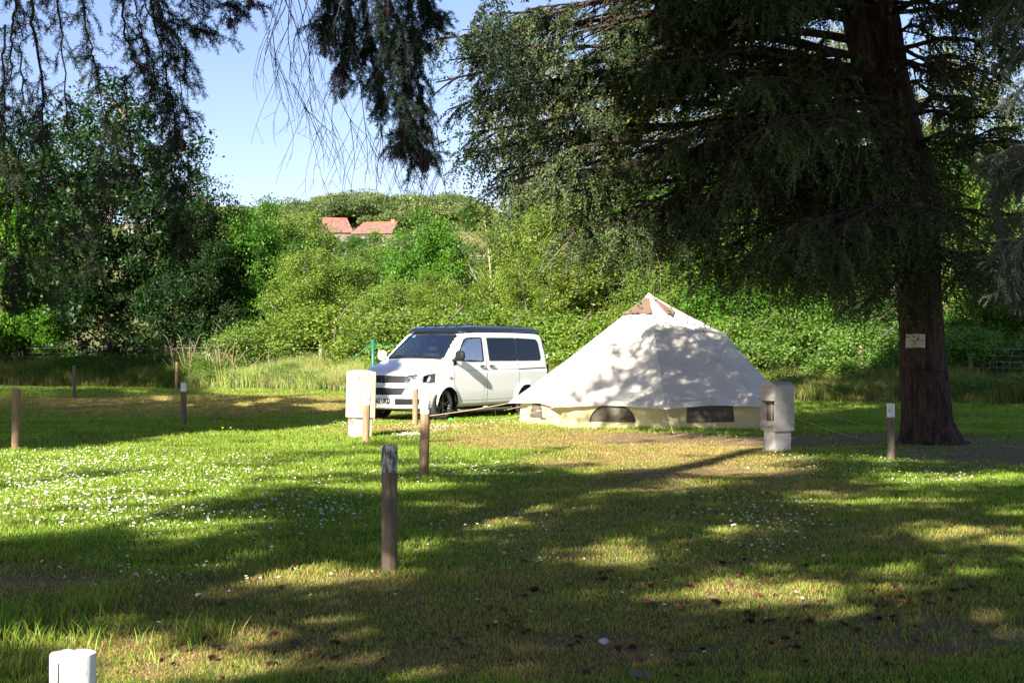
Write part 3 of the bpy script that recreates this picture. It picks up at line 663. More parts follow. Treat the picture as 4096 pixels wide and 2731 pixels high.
# panel gaps, plus dark lines drawn for the shade of body creases
b = MB()
fn = side(.0025)
strip([(1.13, 1.22), (1.13, .80), (1.235, .62), (1.30, .45), (1.31, .28)], .009, fn, b)
strip([(2.42, 1.84), (2.42, .28)], .010, fn, b); strip([(1.20, 1.30), (1.42, 1.50), (1.66, 1.76), (1.75, 1.83), (2.42, 1.84), (3.62, 1.83)], .009, fn, b)
strip([(3.62, 1.22), (3.62, .30)], .008, fn, b)
strip([(1.31, .40), (3.5, .40)], .006, fn, b); strip([(.62, 1.03), (1.13, 1.04), (3.62, 1.06)], .007, fn, b)
strip([(2.27, .28), (2.30, .65), (2.30, .82), (2.42, .92)], .006, fn, b); strip([(2.30, .66), (2.42, .66)], .006, fn, b)
strip([(.40, .99), (.62, 1.03), (.80, 1.20)], .006, fn, b)
b.build('panel_gap_crease', M['gap'], van)
b = MB(); strip([(3.63, 1.055), (4.74, 1.075)], .022, side(.003), b); b.build('slide_rail', M['vblack'], van)
# front: grille, headlamps, inlets, plate
b = MB(); GR = roundp([(-.60, .955), (.60, .955), (.56, .80), (-.56, .80)], .03); patch(GR, front(.004), b); b.build('grille', M['vblack'], van)
b = MB()
for z in (.83, .865, .90, .93): strip([(-.57, z), (.57, z)], .010, front(.013), b)
b.build('grille_bar', mat('grille_bar', (.03, .03, .033), .5, spec=.3), van)
for sg in (-1, 1):
    hp = roundp([(sg * .52, .94), (sg * .66, .975), (sg * .79, .985), (sg * .80, .80), (sg * .60, .79), (sg * .54, .84)], .02)
    b = MB(); patch(hp, front(.006), b); hl = b.build('headlight', mat('lamp_housing', (.10, .10, .11), .25, .6), van)
    b = MB()
    for yy, zz, r_ in ((.61, .875, .052), (.725, .885, .06)):
        c = front(.014)(np.array([sg * yy]), np.array([zz]))[0]; nrm_ = Matrix.Translation(c) @ Matrix.Rotation(R(-90), 4, 'Y')
        b.lathe([(r_, .012), (r_ * .8, -.004), (r_ * .3, -.02 + .018), (.001, .0)], 14, M=nrm_)
    smooth_mesh(b.build('reflector', M['chrome'], hl))
    b = MB(); strip([(sg * .60, .955), (sg * .78, .972)], .02, front(.016), b); strip([(sg * .60, .81), (sg * .78, .815)], .018, front(.016), b); b.build('lamp_trim', M['chrome'], hl)
    b = MB(); patch(roundp([(sg * .56, .945), (sg * .78, .975), (sg * .785, .81), (sg * .58, .80)], .03), front(.026), b); b.build('lamp_lens', M['lens'], hl)
    # the lamp wraps round onto the wing
    b = MB(); patch([(.135, .965), (.25, .99), (.43, 1.0), (.42, .81), (.20, .80), (.075, .80)], side(.004, sg), b); b.build('indicator', mat('smoked_lamp', (.05, .05, .06), .15), hl); b = MB(); patch([(.15, .955), (.24, .972), (.27, .90), (.22, .825), (.11, .825)], side(.008, sg), b, rings=3); b.build('side_reflector', M['chrome'], hl)
b = MB(); patch(roundp([(-.60, .70), (.60, .70), (.52, .545), (-.52, .545)], .03), front(.005), b); b.build('lower_grille', M['vblack'], van)
b = MB(); 
for z in (.59, .63, .67): strip([(-.53, z), (.53, z)], .008, front(.012), b)
b.build('grille_bar', bpy.data.materials['grille_bar'], van)
for sg in (-1, 1):
    b = MB(); patch(roundp([(sg * .36, .475), (sg * .90, .475), (sg * .88, .35), (sg * .36, .34)], .02), front(.005), b); b.build('bumper_inlet', M['vblack'], van)
b = MB(); patch([(-.27, .475), (.27, .475), (.27, .355), (-.27, .355)], front(.016), b); pl = b.build('number_plate', M['plate'], van)
t = text('plate_lettering', 'PJ62 UKD', .150, M['ink'], pl, (-.022, 0, .415), (R(90), 0, R(-90)), .004, .78, .002)
b = MB(); strip([(-.93, .765), (-.5, .745), (0, .74), (.5, .745), (.93, .765)], .007, front(.003), b); strip([(-.93, .51), (0, .50), (.93, .51)], .005, front(.003), b)
strip([(-.62, .70), (-.86, .715), (-.85, .53), (-.56, .52)], .005, front(.003), b); b.build('bumper_seam', M['gap'], van)
# emblem: ring with a V over a W
b = MB(); c0 = D([[.085, 0, .875]])[0] + np.array([-.028, 0, 0])
ra = [c0 + np.array([0, .078 * math.cos(a), .078 * math.sin(a)]) for a in np.linspace(0, 2 * math.pi, 25)[:-1]]; b.tube(ra, .008, 6, closed=True)
for pts in ([(-.035, .066), (0, .006), (.035, .066)], [(-.066, .038), (-.035, -.060), (0, -.006), (.035, -.060), (.066, .038)]):
    b.tube([c0 + np.array([0, u, v]) for u, v in pts], .006, 5)
b.build('emblem', mat('dark_chrome', (.12, .12, .13), .3, .8), van)
p_ = top(.006)(np.array([.30]), np.array([-.62]))[0]
text('bonnet_lettering', 'big wave campers', .062, M['ink'], van, (p_[0] + .0, p_[1], p_[2] + .004), (R(22), 0, R(-90 - 12)), .0008, 1.1)
# mirrors
for sg in (-1, 1):
    e = MB(); w = W0 * .97
    c = np.array([1.27, sg * (w + .19), 1.36]); rings = []
    for t in np.linspace(-1, 1, 9):
        s = math.sqrt(max(.02, 1 - t * t)) ** .6
        rings.append([[c[0] + t * .055, c[1] + s * .125 * math.copysign(abs(math.cos(a)) ** .7, math.cos(a)), c[2] + .01 + s * .115 * math.copysign(abs(math.sin(a)) ** .7, math.sin(a))] for a in np.linspace(0, 2 * math.pi, 17)[:-1]])
    loft(e, rings); mo = smooth_mesh(e.build('wing_mirror', M['vblack'] if sg < 0 else M['vpaint'], van), 60)
    e = MB(); e.tube([[1.24, sg * (w - .03), 1.27], [1.25, sg * (w + .06), 1.275], [1.27, sg * (w + .12), 1.30]], .028, 8); e.build('mirror_arm', M['vblack'], mo)
    e = MB(); patch([(1.14, 1.29), (1.24, 1.36), (1.26, 1.18), (1.13, 1.16)], side(.007, sg), e, rings=2); e.build('mirror_base', M['vblack'], mo)
# handles
for x in (2.25, 2.60):
    b = MB(); q_ = side(.022)(np.array([x - .085, x + .085]), np.array([1.135, 1.135])); b.tube([q_[0], (q_[0] + q_[1]) / 2 + np.array([0, -.006, 0]), q_[1]], .013, 7)
    ho = b.build('door_handle', M['vblack'], van); b = MB(); patch([(x - .07 + .07 * (1 + math.cos(a)), 1.13 + .05 * math.sin(a)) for a in np.linspace(0, 2 * math.pi, 13)[:-1]], side(.002), b, rings=2); b.build('handle_recess', mat('recess_grey', (.45, .45, .45), .4), ho)  # flat grey patch drawn at the hollow behind the handle
b = MB(); q_ = side(.006)(np.array([1.0]), np.array([.90]))[0]; b.box(q_[0] - .035, q_[0] + .035, q_[1] - .006, q_[1] + .004, .88, .915); b.build('side_repeater', M['chrome'], van)
b = MB(); b.box(4.86, 4.90, -.88, -.80, .85, 1.15); b.box(4.86, 4.90, .80, .88, .85, 1.15); b.build('tail_lamp', M['redlamp'], van)
b = MB(); b.box(4.80, 4.86, -.905, -.87, 1.30, 1.38); b.build('rear_hinge_cover', mat('white_plastic', (.8, .8, .8), .5), van)
# pop top
b = MB(); rings = []
for z, ins, fi in [(1.868, .0, .0), (1.90, -.012, -.02), (1.935, -.006, .01), (1.965, .02, .05), (1.995, .06, .13), (2.015, .11, .25), (2.03, .2, .5), (2.04, .45, .9)]:
    hw = .80 - ins * .8; x0 = 1.66 + fi; x1 = 4.70 - ins; r_ = .16; pts = []
    for cx_, cy_, a0 in [(x1 - r_, hw - r_, 0), (x0 + r_, hw - r_, 90), (x0 + r_, -hw + r_, 180), (x1 - r_, -hw + r_, 270)]:
        for k in range(7): a = R(a0 + 15 * k); xx = cx_ + r_ * math.cos(a); yy = cy_ + r_ * math.sin(a); pts.append([xx + .10 * (abs(yy) / .8) ** 2.4 * (xx < 2.5), yy, z - .03 * max(0, xx - 3.9)])
    rings.append(pts)
loft(b, rings); pt = smooth_mesh(b.build('pop_top_roof', M['vgloss'], van), 50)
b = MB()
for yy in (-.45, -.15, .15, .45): b.box(1.9, 4.4, yy - .02, yy + .02, 2.025, 2.047)
b.build('roof_rib', M['vgloss'], pt)
b = MB(); b.box(4.66, 4.80, -.55, .55, 1.80, 1.85); b.build('rear_spoiler', M['vblack'], van)
# wheels
def wheel(x, y, sg, steer=0):
    Mx = Matrix.Translation((x, y, .335)) @ Matrix.Rotation(R(steer), 4, 'Z') @ Matrix.Rotation(R(90 if sg < 0 else -90), 4, 'X')
    b = MB(); b.lathe([(.235, -.10), (.30, -.115), (.33, -.10), (.338, -.05), (.338, .05), (.33, .095), (.30, .112), (.25, .108), (.235, .09)], 40, M=Mx); ty = MB()
    w_ = empty('wheel', (0, 0, 0)); w_.parent = van
    smooth_mesh(b.build('tyre', M['tyre'], w_), 50)
    b = MB(); b.lathe([(.24, -.1), (.225, .0), (.232, .085), (.24, .098), (.222, .098), (.21, .07)], 40, M=Mx)
    b.lathe([(.21, -.02), (.001, -.02)], 24, M=Mx); b.lathe([(.06, .03), (.055, .085), (.03, .095), (.001, .095)], 20, M=Mx)
    for k in range(5):
        for dl in (-9, 9):
            a = R(72 * k + dl); a2 = R(72 * k + dl * 1.9)
            A = np.array([[.04 * math.cos(a), .04 * math.sin(a), .075], [.13 * math.cos(a), .13 * math.sin(a), .078], [.225 * math.cos(a2), .225 * math.sin(a2), .085]])
            A = A @ np.array(Mx)[:3, :3].T + np.array(Mx)[:3, 3]; b.tube(A, [.02, .017, .02], 6)
    smooth_mesh(b.build('rim', M['rim'], w_), 45)
wheel(.894, -.84, -1, 0); wheel(3.894, -.84, -1); wheel(.894, .84, 1); wheel(3.894, .84, 1)
b = MB()   # dark wheel housings and underbody
for wx, wz in WH:
    for sg in (-1, 1):
        a = np.linspace(R(-12), R(192), 26); o_ = .386
        V = np.concatenate([np.stack([wx + o_ * np.cos(a), np.full(26, sg * (W0 - .012)), wz + o_ * np.sin(a)], 1), np.stack([wx + o_ * np.cos(a), np.full(26, sg * .55), wz + o_ * np.sin(a)], 1)])
        V[:, 2] = np.maximum(V[:, 2], .245); j = np.arange(25); b.add(D(V * [1, .985, 1]), np.stack([j, j + 1, 27 + j, 26 + j], 1)); b.box(wx - .38, wx + .38, sg * .54 - .01, sg * .54 + .01, .25, .73)
b.box(.2, 4.7, -.78, .78, .20, .26); b.build('underbody', M['vblack'], van)
for sg in (-1, 1):
    b = MB(); b.tube([[1.42, sg * .80, .22], [1.5, sg * .93, .18], [1.6, sg * .95, .175], [3.3, sg * .95, .175], [3.38, sg * .93, .18], [3.45, sg * .80, .22]], .032, 10); b.build('side_bar', mat('scuffed_steel', (.13, .125, .12), .5, .3), van)
# cabin
b = MB(); b.box(.95, 1.35, -.80, .80, .6, 1.19); b.box(1.35, 4.6, -.82, .82, .42, .45); b.box(2.46, 2.5, -.80, .80, .45, 1.8); b.build('dashboard', M['vblack'], van)
for y in (-.42, .42):
    b = MB()
    b.box(1.75, 2.2, y - .24, y + .24, .7, .92); b.box(2.12, 2.26, y - .23, y + .23, .9, 1.42); b.box(2.17, 2.26, y - .12, y + .12, 1.46, 1.64)
    o = b.build('seat', M['seat'], van); mo = o.modifiers.new('bevel', 'BEVEL'); mo.width = .03; mo.segments = 2
b = MB(); c = np.array([1.5, .42, 1.20]); b.tube([c + np.array([.06 * math.sin(a) * -1, .19 * math.cos(a), .17 * math.sin(a)]) for a in np.linspace(0, 2 * math.pi, 25)[:-1]], .014, 6, closed=True)
b.tube([c + np.array([0, -.18, 0]), c, c + np.array([0, .18, 0])], .012, 5); b.tube([c, c + np.array([-.2, 0, -.12])], .025, 6); b.build('steering_wheel', M['vblack'], van)
b = MB(); b.box(1.70, 1.74, -.11, .11, 1.66, 1.72); b.build('rear_view_mirror', M['vblack'], van)
# ---------------------------------------------------------------- bell tent
def canvas(name, col, trans=.12):
    m = mat(name, col, .85, spec=.15, noise=((1.6, 1.6, 1.6), tuple(c * .90 for c in col), .4, .7), bump=((5, 5, 9), .35, .02)); nt = m.node_tree; b = nt.nodes['Principled BSDF']; out = nt.nodes['Material Output']
    tr = nt.nodes.new('ShaderNodeBsdfTranslucent'); tr.inputs[0].default_value = (*[c * 1.0 for c in col], 1); mx = nt.nodes.new('ShaderNodeMixShader'); mx.inputs[0].default_value = trans
    nt.links.new(b.outputs[0], mx.inputs[1]); nt.links.new(tr.outputs[0], mx.inputs[2]); nt.links.new(mx.outputs[0], out.inputs[0]); return m
M['canopy'] = canvas('canopy_canvas', (.84, .79, .68), .18); M['wallc'] = canvas('wall_canvas', (.78, .68, .38), .25); M['flap'] = canvas('brown_canvas', (.17, .115, .085), .03)
M['mesh'] = mat('window_mesh', (.085, .075, .055), .9, noise=((3, 3, 12), (.15, .13, .09), .4, .7)); M['rope'] = mat('rope', (.55, .38, .22), .8); M['seam'] = mat('canvas_seam', (.62, .58, .51), .9)
TC = np.array([2.80, 30.6]); AP = 2.63; CA = [181 + 45 * k for k in range(8)]
tent = empty('bell_tent', (TC[0], TC[1], 0)); tag(tent, 'cream canvas bell tent with brown vent flaps in dappled shade', 'tent')
HEMZ = .415
def hemR(ph):
    k = ((ph - 181) % 45) / 45.0 * 2 - 1      # -1..1 between corners
    chord = 2.86 * math.cos(R(22.5)) / np.cos(R(22.5) * k)
    return chord - .16 * (1 - np.abs(k) ** 1.6) + 0.02, .045 * (1 - np.abs(k) ** 1.5)
def cpt(ph, t, off=0.0):
    ph = np.asarray(ph, float); t = np.asarray(t, float)
    Rr, up = hemR(ph); k = ((ph - 181) % 45) / 45.0 * 2 - 1
    r = Rr * t; z = AP - (AP - HEMZ - up * t ** 4) * t
    z = z - .05 * np.sin(math.pi * t) - .035 * (1 - k * k) * np.sin(math.pi * np.clip(t, 0, 1)) + .006 * np.sin(ph * .7) * np.sin(t * 20) * (t < .98)
    da = np.abs((ph - 4 + 180) % 360 - 180); w_ = np.clip(1 - da / 46, 0, 1)
    base = AP - (AP - HEMZ) * t
    targ = np.where(r < 1.6, AP - (AP - 1.88) * r / 1.6, 1.88 - (1.88 - HEMZ) * np.clip((r - 1.6) / (Rr - 1.6), 0, 1) ** .92)
    z = z + np.maximum(targ - base, 0) * w_ ** 1.15
    r = r * (1 - .0 * w_)
    a = R(1) * ph
    return np.stack([(r + off * .6) * np.cos(a), (r + off * .6) * np.sin(a), z + off], -1)
ph = np.linspace(1, 361, 241)[:-1]; tt = np.concatenate([[.008], np.linspace(.03, .97, 34), [.985, 1.0]])
PH, TT = np.meshgrid(ph, tt, indexing='ij'); V = cpt(PH, TT); n1, n2 = PH.shape
i = np.arange(n1)[:, None]; j = np.arange(n2 - 1)[None]; q = np.stack([i * n2 + j, ((i + 1) % n1) * n2 + j, ((i + 1) % n1) * n2 + j + 1, i * n2 + j + 1], -1).reshape(-1, 4)
b = MB(); b.add(V.reshape(-1, 3), q[:, ::-1])
can = smooth_mesh(b.build('canopy', M['canopy'], tent), 14)
b = MB()
for k, a in enumerate(CA):
    if 0 <= a % 360 <= 160: continue
    b.tube(cpt(np.full(30, a), np.linspace(.03, .995, 30), .003), .006, 4)
aa = np.linspace(150, 380, 160); b.tube(cpt(aa, np.full(160, .935), .002), .005, 4)
aa = np.linspace(271, 355, 60); b.tube(cpt(aa, np.full(60, .60), .002), .004, 4)
b.build('canopy_seam', M['seam'], can)
b = MB(); b.lathe([(.09, AP - .10), (.07, AP - .03), (.035, AP + .015), (.001, AP + .03)], 12); smooth_mesh(b.build('apex_cap', M['canopy'], tent))
b = MB(); b.tube([[0, 0, 0], [0, 0, AP]], .02, 8); b.build('centre_pole', M['metal'], tent)
for a0, a1, t1 in ((186, 269, .185), (306, 342, .20)):
    na = 26; A_, T_ = np.meshgrid(np.linspace(a0, a1, na), np.linspace(.035, 1, 9), indexing='ij')
    sc = 1 + .09 * np.cos((A_ - a0) / 41.5 * 2 * math.pi) * (a1 - a0 > 60)
    T2 = .035 + (t1 * sc - .035) * (T_ - .035) / .965
    V = cpt(A_, T2, 0); V[..., 2] += .018 + .045 * ((T_ - .035) ** 2) * (1 + .8 * np.cos((A_ - a0) * .15)); V[..., :2] *= 1.04
    i = np.arange(na - 1)[:, None] * 9; j = np.arange(8)[None]; b = MB(); b.add(V.reshape(-1, 3), np.stack([i + j, i + 9 + j, i + 10 + j, i + 1 + j], -1).reshape(-1, 4)[:, ::-1])
    smooth_mesh(b.build('vent_flap', M['flap'], tent), 60)
# wall
def wpt(ph, z, off=0.0):
    ph = np.asarray(ph, float); z = np.asarray(z, float); k = ((ph - 181) % 45) / 45.0 * 2 - 1
    r = 2.62 * math.cos(R(22.5)) / np.cos(R(22.5) * k) + .02 * np.sin(z * 9 + ph * .35) * (1 - k * k) + off + .012 * np.sin(ph * .9)
    r = r + .10 * (.45 - z) * .35
    a = R(1) * ph; return np.stack([r * np.cos(a), r * np.sin(a), z], -1)
A_, Z_ = np.meshgrid(np.linspace(1, 361, 161), np.linspace(-.01, .52, 8), indexing='ij'); V = wpt(A_, Z_)
i = np.arange(160)[:, None] * 8; j = np.arange(7)[None]; b = MB(); b.add(V.reshape(-1, 3), np.stack([i + j, i + 8 + j, i + 9 + j, i + 1 + j], -1).reshape(-1, 4)); wl = smooth_mesh(b.build('wall', M['wallc'], tent), 25)
for a in CA:
    if not 0 <= a % 360 <= 160: b = MB(); b.tube(wpt(np.full(6, a), np.linspace(0, .5, 6), .004), .006, 4); b.build('wall_seam', M['seam'], wl)
def wpatch(name, a0, a1, z0, z1, shape):
    if shape == 'moon': pts = [((a0 + a1) / 2 + (a1 - a0) / 2 * math.cos(t), z0 + (z1 - z0) * math.sin(t)) for t in np.linspace(0, math.pi, 15)]
    elif shape == 'trap': pts = [(a0, z0), (a1, z0), (a1 - .5, z0 + (z1 - z0) * .6), (a1 - 2.5, z1), (a0 + 4, z1)]
    else: pts = [(a0, z0), (a1, z0), (a1, z1), (a0, z1)]
    fn = lambda u, v: wpt(u, v, .012)
    sc = np.array([1 / 22.0, 1.0]); pp = [(p[0] / 22.0, p[1]) for p in pts]; f2 = lambda u, v: fn(u * 22.0, v)
    b = MB(); patch(pp, f2, b, st=.05, rings=4); o = b.build(name, M['mesh'], tent)
    if shape == 'moon': b = MB(); b.tube(wpt(np.array([p[0] for p in pts]), np.array([p[1] for p in pts]), .02), .012, 5); b.build('window_zip', M['twig'], o)
wpatch('mesh_window', 238, 258.5, .15, .485, 'moon'); wpatch('mesh_window', 191, 205, .16, .47, 'trap'); wpatch('mesh_window', 281, 305, .14, .47, 'rect'); wpatch('mesh_window', 322, 344, .16, .49, 'moon')
def loc(p): return np.array([p[0] - TC[0], p[1] - TC[1], p[2]])
def rope(a, b_, r=.006, sag=.02):
    t = np.linspace(0, 1, 10)[:, None]; p = a + (b_ - a) * t; p[:, 2] -= sag * np.sin(math.pi * t[:, 0]); b = MB(); b.tube(p, r, 5)
    o = b.build('guy_rope', M['rope'], tent)
    m = a + (b_ - a) * .22; b = MB(); b.tube([m, m + (b_ - a) * .05], r * 2.6, 5); b.build('rope_slider', M['rope'], o)
    return o
hp = lambda k: cpt(CA[k], 1.0)
rope(hp(0), loc(np.array([-1.97, 30.75, .12])), .0065)
rope(hp(1), loc(G(1962, 1684)), .007); rope(hp(2), loc(G(2695, 1738)), .007); rope(hp(3), loc(G(3420, 1750)), .007)
rope(cpt(4, .6), loc(np.array([7.6, 31.5, .25])), .006); rope(hp(4), loc(np.array([7.0, 29.5, .02])), .006); rope(hp(7), loc(np.array([-.6, 34.5, .02])), .006)
for px, py in ((1962, 1686), (2695, 1740), (3422, 1752)):
    g = loc(G(px, py)); b = MB(); b.tube([g + np.array([0, 0, -.05]), g + np.array([.01, -.02, .07])], .006, 5); b.build('tent_peg', M['metal'], tent)
# ---------------------------------------------------------------- broadleaved trees
def bez(a, b, mid, n=8):
    t = np.linspace(0, 1, n)[:, None]; return (1 - t) ** 2 * a + 2 * t * (1 - t) * mid + t * t * b
def broadleaf(seed, H, Rr, base, nleaf, lsize, c0, c1, nlimb=22, sig=.30, trunk_r=.16, lumps=1.0, multi=1):
    global rng
    rng = np.random.default_rng(seed); wood = MB(); lf = MB()
    zc = (base + H) / 2; hz = (H - base) / 2
    stems = []
    for m_ in range(multi):
        off = np.array([rng.normal() * .3, rng.normal() * .3, 0]) * (multi > 1)
        top = np.array([rng.normal() * Rr * .15, rng.normal() * Rr * .15, H * .93]) + off * 3
        tp = bez(off, top, np.array([rng.normal() * .4, rng.normal() * .4, H * .5]) + off * 2, 12); wood.tube(tp, np.linspace(trunk_r * .8, .012, 12), 7); stems.append(tp)
    cl = []; ends = []
    for k in range(nlimb):
        tp = stems[k % multi]; fz = (k + .5) / nlimb; zz = base + (H - base) * (fz ** .9) * .97; az = k * 2.399 + rng.normal() * .4
        e = (zz - zc) / hz; rad_ = Rr * math.sqrt(max(.05, 1 - e * e)) * rng.uniform(.62, 1.12)
        hs = np.clip(zz - rad_ * .55, .25 * base + .15, H * .9); st = np.array([np.interp(hs, tp[:, 2], tp[:, i]) for i in range(3)])
        en = np.array([rad_ * math.cos(az), rad_ * math.sin(az), zz + rng.normal() * .1 * hz]) + st * [1, 1, 0] * .5
        pth = bez(st, en, (st + en) / 2 + np.array([0, 0, .12 * rad_]) + rng.normal(0, .12, 3), 8); wood.tube(pth, np.linspace(trunk_r * .22, .008, 8), 5, cap=False)
        ncl = max(4, int(rad_ * 4.5))
        for q in range(ncl):
            t = rng.uniform(.3, 1.0); p = pth[int(t * 7)]; c = p + rvec(1)[0] * rng.uniform(.2, .75) * Rr * .28 * lumps; cl.append(c)
            wood.tube([p, (p + c) / 2 + rng.normal(0, .05, 3), c], [.014, .010, .005], 3, cap=False)
    for k in range(int(nlimb * 1.1)):
        v = rvec(1)[0]; v[2] = abs(v[2]) * 1.1 - .15; c = np.array([0, 0, zc]) + v * [Rr, Rr, hz] * rng.uniform(.55, 1.0); cl.append(c)
    cl = np.array(cl); per = nleaf // len(cl); N = per * len(cl)
    sg_ = sig * rng.uniform(.55, 1.45, len(cl)); cc = np.repeat(cl, per, 0); s = np.repeat(sg_, per)[:, None]
    pos = cc + rng.normal(size=(N, 3)) * s * [1.15, 1.15, .75]
    pos[:, 2] = np.maximum(pos[:, 2], .05)
    u = nrm(rvec(N) + [0, 0, -.25]); w_ = nrm(np.cross(u, nrm(rvec(N) * .8 + nrm(pos - [0, 0, zc]) * .4 + [0, -.2, .8])))
    kc = np.repeat(rng.random(len(cl)), per)[:, None]; kl = rng.random(N)[:, None]; k_ = np.clip(kc * .75 + kl * .45 - .1, 0, 1)
    col = np.array(c0) * (1 - k_) + np.array(c1) * k_
    lf.leaves(pos, u, w_, lsize * np.repeat(rng.uniform(.7, 1.35, len(cl)), per) * rng.uniform(.6, 1.3, N), lsize * .72 * rng.uniform(.7, 1.2, N), col)
    return wood, lf
LG0, LG1 = (.055, .115, .018), (.215, .32, .062)      # light spring green
MG0, MG1 = (.032, .095, .010), (.125, .25, .025)       # maple green
DG0, DG1 = (.014, .042, .008), (.040, .085, .014)     # dark green, deepened in place of cast shade
PROTO = {}
def proto(key, mats, *a, **k):
    wd, lf = broadleaf(*a, **k); PROTO[key] = [wd, lf, mats, None, a[1]]
proto('alder', 'greybranch', 11, 8, 3.0, 1.0, 38000, .105, LG0, LG1, nlimb=32, sig=.25)
proto('alder2', 'greybranch', 12, 8, 2.6, .8, 34000, .10, LG0, LG1, nlimb=28, sig=.21, multi=3, trunk_r=.10)
proto('maple', 'bark', 13, 8, 3.0, 1.2, 30000, .14, MG0, MG1, nlimb=26, sig=.27)
proto('poplar', 'pale_bark', 14, 8, 2.0, 1.0, 18000, .13, LG0, (.22, .28, .045), nlimb=26, sig=.20, multi=2, trunk_r=.09)
proto('tall', 'bark', 15, 14, 4.4, 2.0, 46000, .17, MG0, LG1, nlimb=38, sig=.32, trunk_r=.25)
proto('dark', 'bark', 16, 12, 4.2, 1.6, 32000, .17, DG0, DG1, nlimb=34, sig=.27, trunk_r=.22)
proto('airy', 'greybranch', 19, 14, 4.0, 3.0, 30000, .12, LG0, (.26, .25, .06), nlimb=34, sig=.26, trunk_r=.2)
proto('bush', 'greybranch', 17, 2.6, 1.9, .1, 21000, .082, LG0, LG1, nlimb=22, sig=.18, multi=3, trunk_r=.04)
proto('bramble', 'drytwig', 18, 1.7, 1.7, .05, 20000, .07, MG0, (.16, .22, .04), nlimb=16, sig=.20, multi=3, trunk_r=.02)
rng = np.random.default_rng(77)
def fence_d(px): return 51.39 / (1 + .5555 * (px - 2048) / F)
def tree(key, px, ytop, off, label, cat='tree', group=None, tint=(1, 1, 1), wide=1.0, d=None, name=None):
    pr = PROTO[key]; d = d or fence_d(px) + off; H = CAMH + (HY - ytop) / F * d; s = H / pr[4]
    nm = name or {'bush': 'bush', 'bramble': 'bramble_bush'}.get(key, 'leafy_tree')
    e = empty(nm, ((px - 2048) / F * d, d, float(gz((px - 2048) / F * d, d)) - .03), rng.uniform(0, 6.28)); tag(e, label, cat, group); e.scale = (s * wide, s * wide, s)
    if pr[3] is None:
        wo = pr[0].build('trunk', M[pr[2]], e, smooth=True); lo = pr[1].build('crown', M['leaf'], e); pr[3] = (wo, lo); 
    else:
        for src in pr[3]: c = src.copy(); COL.objects.link(c); c.parent = e
        wo, lo = None, c
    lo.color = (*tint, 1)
    return e
GB = 'trees and saplings beyond the wire fence'
DK = (.62, .75, .72)  # dark tint stands in for shade cast on the left trees
